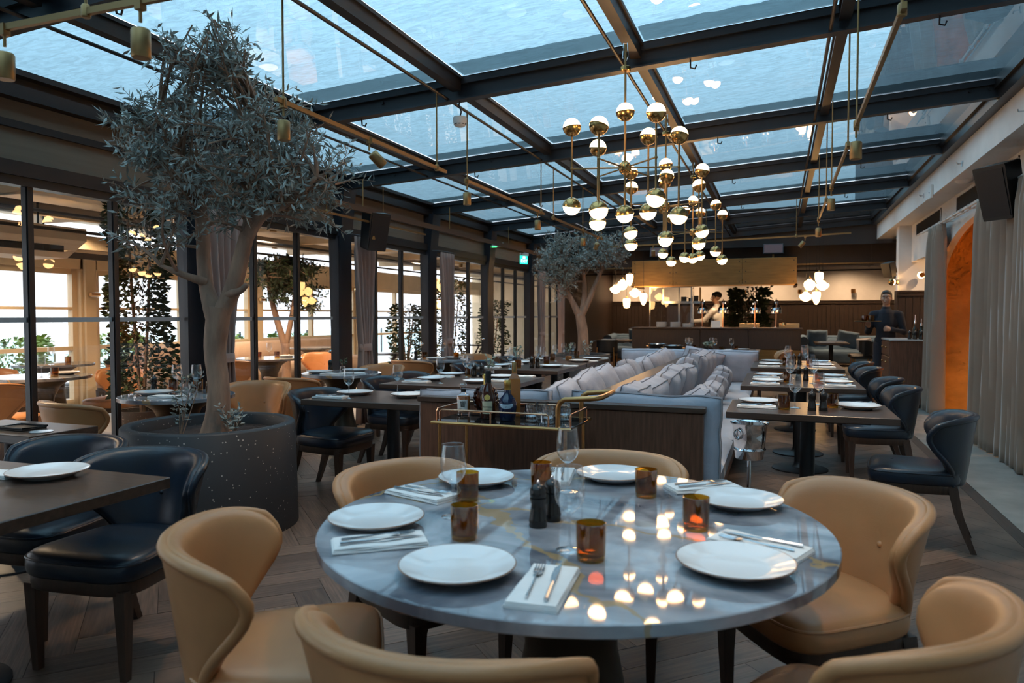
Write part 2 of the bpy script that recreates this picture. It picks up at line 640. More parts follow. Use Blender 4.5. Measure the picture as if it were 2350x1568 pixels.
struct(MB().box(FX1 + 0.09, 5.0, FY0, 22.5, -0.06, 0.0).build('floor_concrete', M['concrete'], None, False), 'polished pale concrete floor strip along the curtains')
struct(MB().box(-14.5, FX0, -4, 24, -0.06, -0.002).build('floor_terrace', M['terrace_floor'], None, False), 'pale stone floor of the terrace beyond the glass wall')

# ---- glass roof
roof = struct(empty('ceiling'), 'pitched glass roof on dark steel beams')
MB_ = MB


def ibeam(x0, x1, h=0.165, w=0.085):
    mb = MB()
    t = 0.012
    for (ya, yb, za, zc) in ((-w / 2, w / 2, 0, t), (-w / 2, w / 2, h - t, h), (-0.006, 0.006, t, h - t), (-w / 2, -w / 2 + 0.02, h - 0.05, h), (w / 2 - 0.02, w / 2, h - 0.05, h)):
        vs = []
        for x in (x0, x1):
            z = zb(x)
            vs += [(x, ya, z + za), (x, yb, z + za), (x, yb, z + zc), (x, ya, z + zc)]
        mb.add(vs, [(0, 3, 2, 1), (4, 5, 6, 7), (0, 1, 5, 4), (1, 2, 6, 5), (2, 3, 7, 6), (3, 0, 4, 7)])
    return mb


beam_me = ibeam(XL - 0.12, XR).mesh('beam', M['steel'], False)
hook = MB().tube([(-3.2, 0, zb(-3.2)), (-3.2, 0.01, zb(-3.2) - .05), (-3.17, .01, zb(-3.2) - .06), (-3.16, .01, zb(-3.2) - .035)], .006, 6)
for hx in (-0.6, 0.9):
    hook.tube([(hx, 0, zb(hx)), (hx, 0.01, zb(hx) - .05), (hx + .03, .01, zb(hx) - .06), (hx + .04, .01, zb(hx) - .035)], .006, 6)
for hx in (-4.2, -3.0, 1.55, 1.70):
    hook.cyl((hx, -.012, zb(hx) + .09), (hx, -.022, zb(hx) + .09), .014, n=8)
hook_me = hook.mesh('beam_hooks', M['black_metal'])
for y in BEAM_Y:
    b = obj_of('beam', beam_me, roof, (0, y, 0))
    if y > 2:
        obj_of('hook_set', hook_me, b)
RAIL_X = [-5.03, -3.685, -2.33, -0.96, 0.37, 1.80]
for i, x in enumerate(RAIL_X):
    zt = zb(x) + 0.165
    if 0 < i < 5:
        pmb = MB()
        pmb.box(-0.03, 0.03, 0.045, BAY - 0.045, zt - 0.105, zt)
        pmb.box(-0.045, 0.045, 0.045, BAY - 0.045, zt - 0.02, zt + .004)
        pmb.box(-0.042, -0.030, 0.045, BAY - 0.045, zt - 0.105, zt - 0.085)
        pme_ = pmb.mesh('purlin', M['purlin'], False)
        for y in BEAM_Y[:-1]:
            obj_of('purlin', pme_, roof, (x, y, 0))
        # thin conduit running under the purlin
        MB().cyl((x - 0.09, -1.8, zt - 0.15), (x - 0.09, 16.8, zt - 0.15), 0.012, n=8).build('conduit', M['purlin'], roof)
MB().box(XL - 0.16, XL + 0.03, -1.82, 16.9, 2.84, 2.93).box(XL - 0.20, XL - .03, -1.82, 16.9, 2.93, 3.02).box(XL - .06, XL + .05, -1.82, 16.9, 2.99, 3.03).build('eave_rail', M['frame'], roof, False)
MB().box(XR - 0.10, XR - .005, -1.82, 16.9, 3.24, 3.34).box(XR - 0.13, XR - .02, -1.82, 16.9, 3.34, 3.44).build('ridge_rail', M['frame'], roof, False)
for i in range(5):
    x0, x1 = RAIL_X[i] + (.04 if i else -.02), RAIL_X[i + 1] - .04
    g = MB()
    vs = []
    for dz in (0.172, 0.180):
        vs += [(x0, 0.03, zb(x0) + dz), (x1, 0.03, zb(x1) + dz), (x1, BAY - 0.03, zb(x1) + dz), (x0, BAY - 0.03, zb(x0) + dz)]
    g.add(vs[:4], [(0, 1, 2, 3)])
    gme = g.mesh('roof_pane', M['roof_glass'], False)
    gm = MB()
    # dark gasket frame around each pane
    for (xa, xb, ya, yb_) in ((x0 - .02, x1 + .02, .02, .05), (x0 - .02, x1 + .02, BAY - .05, BAY - .02)):
        gm.add([(xa, ya, zb(xa) + .166), (xb, ya, zb(xb) + .166), (xb, yb_, zb(xb) + .166), (xa, yb_, zb(xa) + .166)], [(0, 1, 2, 3)])
    gsk = gm.mesh('pane_gasket', M['frame'], False)
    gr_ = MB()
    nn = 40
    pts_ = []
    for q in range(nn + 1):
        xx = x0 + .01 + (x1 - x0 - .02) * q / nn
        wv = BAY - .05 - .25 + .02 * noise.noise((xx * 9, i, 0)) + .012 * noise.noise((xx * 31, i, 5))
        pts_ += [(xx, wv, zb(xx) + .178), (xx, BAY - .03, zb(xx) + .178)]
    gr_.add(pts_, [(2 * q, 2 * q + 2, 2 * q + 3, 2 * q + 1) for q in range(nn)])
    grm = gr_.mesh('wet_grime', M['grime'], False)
    for y in BEAM_Y[:-1]:
        p = obj_of('roof_pane', gme, roof, (0, y, 0))
        obj_of('pane_gasket', gsk, p)
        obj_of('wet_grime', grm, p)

# ---- left glass wall
wl = struct(empty('wall_left'), 'glazed wall of dark steel frames towards the terrace')
colm = MB()
for (za, zc, wa) in ((0, 2.86, 0.0),):
    vs = []
    for z, hw, dx in ((0, 0.075, 0.0), (1.2, 0.085, 0.0), (2.2, 0.115, 0.03), (2.86, 0.13, 0.10)):
        vs += [(-0.13, -hw, z), (dx, -hw, z), (dx, hw, z), (-0.13, hw, z)]
    colm.loft([vs[i * 4:(i + 1) * 4] for i in range(4)])
colm.box(-0.02, 0.02, -0.14, 0.14, 0, 2.3)
col_me = colm.mesh('column', M['steel'], False)
mul_me = MB().box(-0.09, -0.045, -0.028, 0.028, 0, 2.27).box(-0.05, -0.035, -0.02, 0.02, 0, 2.27).mesh('mullion', M['frame'], False)
BAYG = BAY - 0.24
third = BAYG / 3
pane_w = third - 0.05
pane_me = MB().add([(-0.066, -pane_w / 2, 0.06), (-0.066, pane_w / 2, 0.06), (-0.066, pane_w / 2, 2.26), (-0.066, -pane_w / 2, 2.26)], [(0, 1, 2, 3)]).mesh('wall_pane', M['wall_glass'], False)
strip_me = MB().box(-0.064, -0.062, -pane_w / 2, pane_w / 2, 1.315, 1.35).mesh('frosted_strip', M['strip'], False)
head_me = MB().box(-0.12, -0.02, 0.12, BAY - 0.12, 2.26, 2.32).box(-0.11, 0.0, 0.12, BAY - 0.12, 2.32, 2.42).box(-0.09, -0.03, 0.12, BAY - 0.12, 2.65, 2.70).mesh('header', M['frame'], False)
foot_me = MB().box(-0.10, -0.02, 0.12, BAY - 0.12, 0, 0.055).mesh('threshold', M['frame'], False)
blind = pbr('brown_roller_blind', (0.17, 0.115, 0.075), 0.8, var=0.08, vscale=1.5, stretch=(1, 1, 20))
bl_me = MB().box(-0.075, -0.06, 0.10, BAY - 0.10, 2.41, 2.655).box(-0.075, -0.06, 0.10, BAY - 0.10, 2.69, 2.86).mesh('roller_blind', blind, False)
for y in BEAM_Y:
    obj_of('column', col_me, wl, (XL, y, 0))
for k, y in enumerate(BEAM_Y[:-1]):
    obj_of('header', head_me, wl, (XL, y, 0))
    obj_of('threshold', foot_me, wl, (XL, y, 0))
    obj_of('roller_blind', bl_me, wl, (XL, y, 0))
    for j in (1, 2):
        obj_of('mullion', mul_me, wl, (XL, y + 0.12 + third * j, 0))
    for j in range(3):
        p = obj_of('wall_pane', pane_me, wl, (XL, y + 0.12 + third * (j + .5), 0))
        obj_of('frosted_strip', strip_me, p)
MB().box(XL - .14, XL, 16.95, 22.5, 0, 2.95).build('solid_end', M['wainscot'], wl, False)
# round door knobs on the sliding leaves
kn = MB().sphere((0, 0, 0), 0.022, 10, 6).cyl((-.03, 0, 0), (0, 0, 0), .009, n=8).mesh('door_knob', M['chrome'])
for y in (7.30, 9.62, 11.95):
    obj_of('door_knob', kn, wl, (XL + .03, y - .1, 0.95))

# ---- right side: fascia, soffit, upper wall, arch niche
wr_ = struct(empty('wall_right'), 'white plaster wall with ceiling fascia and arched niche')
MB().box(XR, XR + .06, -1.8, 16.9, 2.94, 3.30).build('fascia', M['plaster'], wr_, False)
MB().box(XR + .06, 2.4, -1.8, 16.9, 2.94, 3.0).build('soffit', M['plaster'], wr_, False)
WX = 2.15
ARC_Y, ARC_W, ARC_S, ARC_H = 9.8, 2.4, 1.75, 0.80
am = MB()
N = 28
top = 2.94
ys = [ARC_Y - ARC_W + 2 * ARC_W * i / N for i in range(N + 1)]
zs = [ARC_S + ARC_H * sqrt(max(0, 1 - ((y - ARC_Y) / ARC_W) ** 2)) for y in ys]
for i in range(N):
    a = [(WX, ys[i], zs[i]), (WX, ys[i + 1], zs[i + 1]), (WX, ys[i + 1], top), (WX, ys[i], top)]
    b = [(WX + .09, p[1], p[2]) for p in a]
    am.add(a + b, [(0, 3, 2, 1), (4, 5, 6, 7), (0, 1, 5, 4)])
am.box(WX, WX + .09, -1.8, ARC_Y - ARC_W, 0, top)
am.box(WX, WX + .09, ARC_Y + ARC_W, 12.3, 0, top)
am.box(WX, WX + .09, 12.3, 14.5, 2.30, top)
am.build('arched_wall', M['plaster'], wr_, False)
stucco = pbr('ochre_rough_stucco', (0.62, 0.33, 0.11), 0.85, var=0.22, vscale=2.2, bump=1.0, bscale=7, stretch=(1, 1, 1.4))
nm = MB()
nm.grid(lambda u, v: (3.9 + 0.05 * noise.noise((u * 9, v * 7, 1)), 6.9 + 5.4 * u, 3.0 * v), 60, 30)
nm.box(WX + .09, 3.95, 12.25, 12.3, 0, 3.0)
nm.box(WX + .09, 3.95, 6.85, 6.9, 0, 3.0)
nm.box(WX + .09, 3.95, 6.85, 12.3, 2.7, 2.75)
nm.build('niche_stucco', stucco, wr_, True)
# ventilation grilles: frame, slats
sl_me = MB().add([(0, -1, 0), (0, 1, 0), (0.03, 1, 0.012), (0.03, -1, 0.012)], [(0, 1, 2, 3)]).box(0, .004, -1, 1, -.003, .003).mesh('grille_slat', M['black_metal'], False)
for n_, (y0, y1) in enumerate(((5.2, 8.05), (8.35, 11.0), (12.0, 14.0))):
    gr = struct(empty('trim_%d' % (n_ + 1), (WX - 0.012, (y0 + y1) / 2, 0)))
    gr['label'] = ['slotted air grille above the nearest curtain', 'slotted air grille above the open curtain gap', 'slotted air grille above the serving sideboard'][n_]
    hw = (y1 - y0) / 2
    fm = MB()
    for a in ((-hw, hw, 2.70, 2.715), (-hw, hw, 2.89, 2.905), (-hw, -hw + .015, 2.70, 2.905), (hw - .015, hw, 2.70, 2.905)):
        fm.box(-0.004, 0.012, *a)
    fm.build('grille_frame', M['plaster'], gr, False)
    MB().box(0.006, 0.011, -hw, hw, 2.71, 2.895).build('grille_shadow_box', M['black'], gr, False)
    for q in range(12):
        s = obj_of('grille_slat', sl_me, gr, (-0.002, 0, 2.722 + q * 0.0145))
        s.scale = (0.5, hw - .01, 1)
# ---- partition, back wall, far ceiling
pw = struct(empty('wall_partition'), 'white plaster pier with dark panelled base behind the waiter')
MB().box(1.95, 4.8, 14.5, 14.8, 1.80, 3.0).build('plaster_face', M['plaster'], pw, False)


def wains(x0, x1, y, z1, parent, step=0.115):
    mb = MB()
    n = max(1, int(round((x1 - x0) / step)))
    w = (x1 - x0) / n
    for i in range(n):
        mb.box(x0 + i * w + .004, x0 + (i + 1) * w - .004, y - .02, y, 0.12, z1 - .06)
    o = mb.build('panel_boards', M['wainscot'], parent, False)
    o['kind'] = 'stuff'
    MB().box(x0, x1, y - .008, y + .02, 0, z1).build('panel_backing', M['frame'], parent, False)
    MB().box(x0 - .01, x1 + .01, y - .05, y, z1 - .06, z1).box(x0 - .01, x1 + .01, y - .07, y, z1, z1 + .03).build('dado_rail', M['wainscot'], parent, False)
    MB().box(x0, x1, y - .035, y, 0, .12).build('skirting', M['wainscot'], parent, False)


wains(1.95, 4.8, 14.5, 1.77, pw)
MB().box(1.93, 1.95, 14.48, 14.8, 0, 1.80).build('side_panel', M['wainscot'], pw, False)
wbk = struct(empty('wall_back'), 'white far wall above tall dark panelling')
MB().box(-5.0, 4.8, 22.5, 22.7, 1.78, 3.2).build('plaster_face', M['plaster'], wbk, False)
wains(-5.0, 4.8, 22.5, 1.76, wbk)
struct(MB().box(4.8, 5.0, -1.8, 22.7, 0, 3.3).build('wall_side', M['plaster'], None, False), 'plain outer wall behind the curtained bays')
struct(MB().box(-5.0, 5.0, -2.0, -1.84, 0, 3.5).build('wall_front', M['plaster'], None, False), 'plain wall behind the viewpoint')
dk = pbr('dark_ceiling_paint', (0.035, 0.027, 0.025), 0.7)
struct(MB().box(-5.0, 5.0, 17.0, 22.7, 2.95, 3.1).build('ceiling_far', dk, None, False), 'dark solid ceiling over the kitchen end')
struct(MB().box(-5.1, 5.0, 16.95, 17.0, 2.86, 3.7).build('trim_roof_end', dk, None, False), 'dark fascia closing the glass roof above the kitchen')
struct(MB().box(WX, 5.0, 11.75, 17.0, 2.94, 3.05).box(2.4, 5.0, -1.8, 6.85, 2.75, 2.8).build('ceiling_side', M['plaster'], None, False), 'white ceiling of the side alcove')

nbw = pbr('neighbour_render', (0.16, 0.17, 0.18), 0.8, var=.15, vscale=1.2)
struct(MB().box(2.55, 3.2, -3, 30, 3.45, 8.5).build('wall_neighbour', nbw, None, False), 'grey upper wall of the main building beside the glass roof')
# ------------------------------------------------------------------ chairs
def sstep(a, b, x):
    t = max(0.0, min(1.0, (x - a) / (b - a)))
    return t * t * (3 - 2 * t)


def back_pt(a, t):
    """mid surface of the wrap-round back; returns point and outward direction"""
    phi = (0.78 + 0.78 * sstep(0.05, 0.82, t)) * (1 - 0.16 * max(0, t) ** 7) * a
    rx = 0.225 + 0.075 * t ** 1.4
    ry = 0.235 + 0.015 * t
    n = Vector((sin(phi), -cos(phi), 0.12))
    z = 0.37 + (0.785 - 0.37) * t - 0.045 * abs(a) ** 4 * t ** 2
    return Vector((rx * sin(phi), 0.015 - ry * cos(phi) - 0.045 * t, z)), n.normalized()


AS = [-1, -.99, -.965, -.93, -.88, -.8, -.7, -.58, -.44, -.3, -.15, 0, .15, .3, .44, .58, .7, .8, .88, .93, .965, .99, 1]
TS = [0, .12, .24, .36, .48, .6, .7, .79, .86, .91, .95, .98, 1]


def shell_mesh(name, mat):
    T, D = 0.060, 0.05
    mb = MB()
    nu, nv = len(AS), len(TS)
    for side in (1, -1):
        vs = []
        for t in TS:
            for a in AS:
                p, n = back_pt(a, t)
                da = (1 - abs(a)) * 0.36
                dt = (1 - t) * 0.42
                d = min(da, dt)
                q = 1 - min(1, d / D)
                th = T * (0.10 + 0.90 * sqrt(max(0, 1 - q * q)))
                dent = 0.012 * math.exp(-((a / .10) ** 2 + ((t - .55) / .09) ** 2)) if side < 0 else 0
                off = n * (th / 2 - dent) * side
                off.z *= 0.35
                vs.append(tuple(p + off))
        fs = []
        for j in range(nv - 1):
            for i in range(nu - 1):
                f = (j * nu + i, j * nu + i + 1, (j + 1) * nu + i + 1, (j + 1) * nu + i)
                fs.append(f if side > 0 else f[::-1])
        mb.add(vs, fs)
    n0 = nu * nv
    b = []
    for i in range(nu - 1):
        b.append((i, i + n0, i + 1 + n0, i + 1))
        k = (nv - 1) * nu + i
        b.append((k, k + 1, k + 1 + n0, k + n0))
    for j in range(nv - 1):
        k = j * nu
        b.append((k, k + nu, k + nu + n0, k + n0))
        k = j * nu + nu - 1
        b.append((k, k + n0, k + nu + n0, k + nu))
    mb.add([], [])
    base = 0
    for f in b:
        mb.f.append(f)
        mb.m.append(0)
    return mb.mesh(name, mat, True, 80)


def seat_ring(s, z, n=32, ex=4.5):
    out = []
    for k in range(n):
        th = 2 * pi * k / n
        c, si = cos(th), sin(th)
        y = 0.025 + s * 0.245 * math.copysign(abs(si) ** (2 / ex), si)
        hw = 0.235 + 0.03 * (y / 0.25)
        x = s * hw * math.copysign(abs(c) ** (2 / ex), c)
        out.append((x, y, z))
    return out


def make_chair(name, leather, legm):
    t = empty(name)
    me = shell_mesh('backrest', leather)
    b = obj_of('backrest', me, t)
    pts = []
    for tt in [i / 14 for i in range(14)]:
        pts.append((-1, tt))
    pts += [(-1 + 2 * i / 30, 1) for i in range(31)]
    pts += [(1, 1 - i / 14) for i in range(1, 15)]
    path = []
    for a, tt in pts:
        a2 = a * 0.965
        t2 = min(tt, 0.955)
        p, n = back_pt(a2, t2)
        path.append(p + n * 0.020)
    MB().tube(path, 0.0165, 10).build('rolled_rim', leather, b)
    p, n = back_pt(0, .55)
    MB().sphere(tuple(p - n * 0.020), 0.012, 10, 6).build('button', leather, b)
    s = MB()
    s.loft([seat_ring(.97, .375), seat_ring(1.0, .385), seat_ring(1.015, .41), seat_ring(1.01, .435), seat_ring(.985, .452), seat_ring(.93, .463), seat_ring(.75, .472), seat_ring(.4, .476)])
    s.build('seat', leather, t, True, 60)
    MB().tube([Vector(q) for q in seat_ring(1.005, .443)], 0.005, 6, closed=True).build('seat_piping', leather, t)
    MB().loft([seat_ring(.95, .325), seat_ring(.97, .33), seat_ring(.97, .378)]).build('seat_frame', legm, t, True, 50)
    for sx in (-1, 1):
        f = MB()

        def sq(c, h):
            return [(c[0] - h, c[1] - h, c[2]), (c[0] + h, c[1] - h, c[2]), (c[0] + h, c[1] + h, c[2]), (c[0] - h, c[1] + h, c[2])]
        f.loft([sq((sx * .200, .215, 0), .014), sq((sx * .203, .22, .2), .020), sq((sx * .203, .22, .345), .026)])
        f.build('leg', legm, t, False)
        r = MB()
        r.loft([sq((sx * .185, -.285, 0), .015), sq((sx * .182, -.245, .10), .018), sq((sx * .178, -.205, .22), .022), sq((sx * .172, -.175, .37), .026)])
        r.build('leg', legm, t, True, 50)
    return t


TAN = make_chair('dining_chair', M['tan'], M['leg_wood'])
BLUE = make_chair('dining_chair', M['blue'], M['leg_wood'])


def face(px, py, tx, ty):
    """rotation that turns +Y from (px,py) towards (tx,ty)"""
    return atan2(ty - py, tx - px) - pi / 2


RTX, RTY, RTR = -0.58, 2.10, 0.74
for ang, d, lb in ((-27, 0.83, 'tan leather chair at the round table in the bottom right corner'),
                   (34, 0.86, 'tan leather chair at the right of the round table with a button on its back'),
                   (95, 0.72, 'tan leather chair on the far side of the round table before the sofa'),
                   (154, 0.72, 'tan leather chair at the far left of the round table'),
                   (211, 0.83, 'tan leather chair at the near left of the round table'),
                   (267, 0.73, 'tan leather chair nearest the camera at the bottom edge')):
    x, y = RTX + d * cos(R(ang)), RTY + d * sin(R(ang))
    place(TAN, (x, y, 0), face(x, y, RTX, RTY), lb, 'chair', 'tan leather chairs')
for x, y, rz, lb in ((-4.52, 3.78, -12, 'tan leather chair seen from behind by the glass left of the tree'),
                     (-4.25, 5.10, 190, 'tan leather chair half hidden behind the olive trunk'),
                     (-4.38, 5.95, -5, 'tan leather chair seen from behind at the middle window table'),
                     (-4.40, 7.42, 172, 'tan leather chair facing us at the middle window table'),
                     (-4.50, 8.62, -8, 'tan leather chair seen from behind at the farthest window table'),
                     (-4.32, 9.98, 178, 'tan leather chair facing us at the farthest window table'),
                     (-0.10, 13.05, 95, 'tan leather chair behind the far end of the grey sofa')):
    place(TAN, (x, y, 0), R(rz), lb, 'chair', 'tan leather chairs')
for x, y, rz, lb in ((0.80, 5.02, 82, 'navy leather chair nearest us in the right hand row'),
                     (0.78, 6.72, 90, 'navy leather chair second in the right hand row'),
                     (0.78, 7.62, 90, 'navy leather chair third in the right hand row'),
                     (0.78, 9.12, 90, 'navy leather chair fourth in the right hand row'),
                     (0.80, 10.12, 90, 'navy leather chair farthest in the right hand row'),
                     (-2.50, 2.22, 186, 'navy leather chair at the near left table corner in front of the planter'),
                     (-3.10, 2.36, 184, 'navy leather chair behind the plate on the near left table'),
                     (-3.28, 4.86, -94, 'navy leather chair right of the big planter'),
                     (-3.36, 6.02, -92, 'navy leather chair at the second left table beyond the planter'),
                     (-3.40, 6.66, -90, 'navy leather chair at the far side of the second left table'),
                     (-3.42, 8.10, -90, 'navy leather chair at the third left table'),
                     (-3.42, 8.70, -90, 'navy leather chair beyond it at the third left table'),
                     (-3.42, 9.70, -90, 'navy leather chair at the farthest left table')):
    place(BLUE, (x, y, 0), R(rz), lb, 'chair', 'navy leather chairs')


# ------------------------------------------------------------------ tables
def make_table(label, x0, x1, y0, y1, peds, h=0.75):
    cx, cy_ = (x0 + x1) / 2, (y0 + y1) / 2
    t = thing('dining_table', label, 'table', (cx, cy_, 0), 0, 'dark wooden tables')
    hx, hy = (x1 - x0) / 2, (y1 - y0) / 2
    MB().bbox(-hx, hx, -hy, hy, h - .042, h, .003).build('table_top', M['table_wood'], t, False)
    MB().box(-hx * .7, hx * .7, -hy * .7, hy * .7, h - .06, h - .042).build('under_frame', M['black_metal'], t, False)
    for (px, py) in peds:
        MB().lathe([(.047, .03), (.047, h - .05)], 20, (px - cx, py - cy_, 0)).build('pedestal', M['black_metal'], t)
        MB().lathe([(.235, 0), (.235, .010), (.225, .014), (.07, .022), (.052, .04), (.047, .07)], 36, (px - cx, py - cy_, 0)).build('base_plate', M['black_metal'], t)
    return t


make_table('dark oak table for two nearest us right of the sofa', -.32, .68, 4.85, 5.57, [(.18, 5.21)])
make_table('dark oak table for four in the middle right of the sofa', -.32, .68, 6.70, 8.20, [(.18, 6.95), (.18, 7.75)])
make_table('dark oak table for four farthest right of the sofa', -.32, .70, 9.08, 10.65, [(.18, 9.35), (.18, 10.2)])
make_table('dark oak table in the near left corner of the view', -3.35, -2.17, 1.40, 2.15, [(-2.85, 1.72)])
make_table('dark oak table between the planter and the sofa', -3.29, -2.32, 4.48, 5.22, [(-2.70, 4.80)])
make_table('dark oak table second along the left of the sofa', -3.38, -2.20, 5.75, 6.95, [(-2.78, 6.05), (-2.78, 6.65)])
make_table('dark oak table third along the left of the sofa', -3.38, -2.30, 7.75, 9.00, [(-2.84, 8.05), (-2.84, 8.7)])
make_table('dark oak table farthest along the left of the sofa', -3.38, -2.30, 9.06, 10.35, [(-2.84, 9.4), (-2.84, 10.0)])
make_table('dark oak table behind the far end of the sofa', -2.35, -0.32, 12.4, 13.9, [(-1.8, 13.1), (-0.8, 13.1)])
make_table('dark service table at the left edge before the tan chair', -4.3, -3.56, 2.62, 3.02, [(-3.95, 2.82)])


def round_table(label, x, y, r, group=None):
    t = thing('round_table', label, 'table', (x, y, 0), 0, group)
    MB().lathe([(r - .02, .720), (r - .003, .720), (r, .7225), (r, .7475), (r - .003, .75)], 96).build('marble_top', M['marble'], t, True, 30)
    bronze = M.get('bronze') or M.setdefault('bronze', pbr('dark_bronze_pedestal', (0.060, 0.042, 0.028), 0.42, 0.55, var=0.25, vscale=4))
    k = .30 if r > .6 else .24
    MB().lathe([(k, 0), (k, .012), (k * .96, .02), (k * .74, .10), (k * .55, .24), (k * .46, .38), (k * .5, .52), (k * .72, .64), (k * 1.1, .705), (k * 1.12, .718)], 48).build('pedestal', bronze, t)
    return t


rt = round_table('large round blue grey marble table in the foreground', RTX, RTY, RTR)
round_table('small round marble table by the glass behind the tree trunk', -4.38, 4.42, .42, 'window tables')
round_table('small round marble table by the glass in the middle', -4.40, 6.72, .42, 'window tables')
round_table('small round marble table by the glass farthest away', -4.48, 9.32, .42, 'window tables')

# ------------------------------------------------------------------ the double sofa
SX0, SX1, SY0, SY1 = -2.08, -0.38, 4.03, 10.72
sofa = thing('double_sofa', 'long double sided sofa with dark wooden end panel and grey seats', 'sofa', (-1.2, 4.03, 0))
Vs = Vector((1.2, -4.03, 0))


def sb(x0, x1, y0, y1, z0, z1, name, mat, b=.004, parent=None):
    mb = MB()
    mb.M = Matrix.Translation(Vs)
    if b:
        mb.bbox(x0, x1, y0, y1, z0, z1, b)
    else:
        mb.box(x0, x1, y0, y1, z0, z1)
    return mb.build(name, mat, parent or sofa, b > .01, 40)


ep = sb(SX0, SX1, SY0, SY0 + .045, .04, .835, 'end_panel', M['wenge'])
sb(SX0 - .015, SX1 + .012, SY0 - .012, SY0 + .075, .835, .868, 'panel_cap', M['wenge_h'], .004)
sb(SX0, SX1, SY1 - .045, SY1, .04, .74, 'end_panel', M['wenge'])
sb(-1.16, -1.08, SY0 + .045, SY1 - .045, .1, .80, 'centre_back', M['wenge'])
sb(-1.19, -1.05, SY0 + .08, SY1 - .05, .80, .835, 'centre_rail', M['wenge_h'], .004)
for x0, x1 in ((SX0 + .06, -1.16), (-1.08, SX1 - .0)):
    sb(x0, x1, SY0 + .05, SY1 - .05, .07, .30, 'plinth', M['wenge'], 0)
n_ = 4
L_ = (SY1 - SY0 - .12) / n_
for x0, x1 in ((SX0 - .02, -1.17), (-1.07, SX1 + .06)):
    for i in range(n_):
        sb(x0, x1, SY0 + .06 + i * L_, SY0 + .055 + (i + 1) * L_, .30, .455, 'seat_cushion', M['grey_cloth2'], .035)


def pillow_mesh(name, w, h, t, seed, soft=0.42, box=0.0, mat='grey_cloth'):
    """pillow in the XZ plane, thickness along Y; returns pillow and piping meshes"""
    n = 18
    mb = MB()
    pth = []

    def P(u, v, s):
        e = max(0.0, (1 - abs(u) ** 3.0) * (1 - abs(v) ** 3.0))
        pin = 1 - 0.05 * (abs(u) ** 2) * (1 - abs(v) ** 2) * 1.0
        pin2 = 1 - 0.05 * (abs(v) ** 2) * (1 - abs(u) ** 2)
        th = t / 2 * (box + (1 - box) * e ** soft)
        wr = 0.012 * noise.noise((u * 2.2 + seed, v * 2.2, s * 3 + seed)) + 0.006 * noise.noise((u * 6 + seed, v * 5, seed))
        return (w / 2 * u * pin2 + 0.01 * noise.noise((v * 2, seed, 1)), s * (th + wr * e), h / 2 * v * pin + 0.012 * noise.noise((u * 2, seed, 7)))
    for s in (-1, 1):
        vs = [P(-1 + 2 * i / n, -1 + 2 * j / n, s) for j in range(n + 1) for i in range(n + 1)]
        fs = []
        for j in range(n):
            for i in range(n):
                f = (j * (n + 1) + i, j * (n + 1) + i + 1, (j + 1) * (n + 1) + i + 1, (j + 1) * (n + 1) + i)
                fs.append(f if s < 0 else f[::-1])
        mb.add(vs, fs)
    N1 = (n + 1) ** 2
    rim = [i for i in range(n)] + [j * (n + 1) + n for j in range(n)] + [n * (n + 1) + n - i for i in range(n)] + [(n - j) * (n + 1) for j in range(n)]
    for k in range(len(rim)):
        a, b = rim[k], rim[(k + 1) % len(rim)]
        mb.f.append((b, a, a + N1, b + N1))
        mb.m.append(0)
    me = mb.mesh(name, M[mat], True, 120)
    pp = MB()
    sides = (-1, 1) if box > .15 else (0,)
    for s in sides:
        path = []
        for k in rim:
            a, b = Vector(mb.v[k]), Vector(mb.v[k + N1])
            path.append(a if s < 0 else (b if s > 0 else (a + b) / 2))
        pp.tube(path, 0.0045, 5, closed=True)
    return me, pp.mesh('piping', M['piping'] if box > .15 else M['grey_cloth2'], True)


PIL = [pillow_mesh('cushion', .56, .43, .235, 1, box=.45), pillow_mesh('cushion', .56, .43, .245, 5, box=.4), pillow_mesh('cushion', .56, .43, .235, 9, box=.35)]
SML = [pillow_mesh('cushion', .36, .30, .22, 2, box=.35), pillow_mesh('cushion', .36, .30, .23, 6, box=.3)]


def pillow(pm, loc, rot, label, group, cat='cushion'):
    o = bpy.data.objects.new('cushion', pm[0])
    link(o)
    o.location = loc
    o.rotation_euler = rot
    tag(o, label, cat, group)
    obj_of('piping', pm[1], o)
    return o


ordn = ['first', 'second', 'third', 'fourth', 'fifth', 'sixth', 'seventh', 'eighth', 'ninth', 'tenth', 'eleventh', 'twelfth']
random.seed(3)
for i in range(9):
    y = 4.72 + i * .605
    pillow(PIL[i % 3], (-.915 + random.uniform(-.02, .02), y, .69 + random.uniform(-.01, .03)), (R(16 + random.uniform(-4, 6)), R(random.uniform(-6, 6)), R(90 + random.uniform(-7, 7))),
           'grey linen back cushion %s from us on the right side of the sofa' % ordn[i], 'back cushions facing right')
for i in range(9):
    y = 4.78 + i * .605
    pillow(PIL[(i + 1) % 3], (-1.345 + random.uniform(-.02, .02), y, .69 + random.uniform(-.01, .03)), (R(17 + random.uniform(-4, 6)), R(random.uniform(-6, 6)), R(-90 + random.uniform(-8, 8))),
           'grey linen back cushion %s from us on the left side of the sofa' % ordn[i], 'back cushions facing left')
for i, (y, x) in enumerate(((5.95, -.66), (6.45, -.62), (6.92, -.61), (7.75, -.62), (8.30, -.63), (9.1, -.66))):
    pillow(SML[i % 2], (x, y, .60), (R(20 + random.uniform(-5, 8)), R(random.uniform(-10, 10)), R(90 + random.uniform(-14, 14))),
           'small grey scatter cushion %s from us on the right sofa seat' % ordn[i], 'small scatter cushions')
ARM = pillow_mesh('cushion', .84, .50, .15, 11, box=.6)
ARM2 = pillow_mesh('cushion', .94, .45, .27, 13, box=.35)
pillow(ARM, (-.72, SY0 + .125, .665), (R(-4), R(1), 0), 'long grey arm cushion inside the near right sofa end', 'sofa arm cushions')
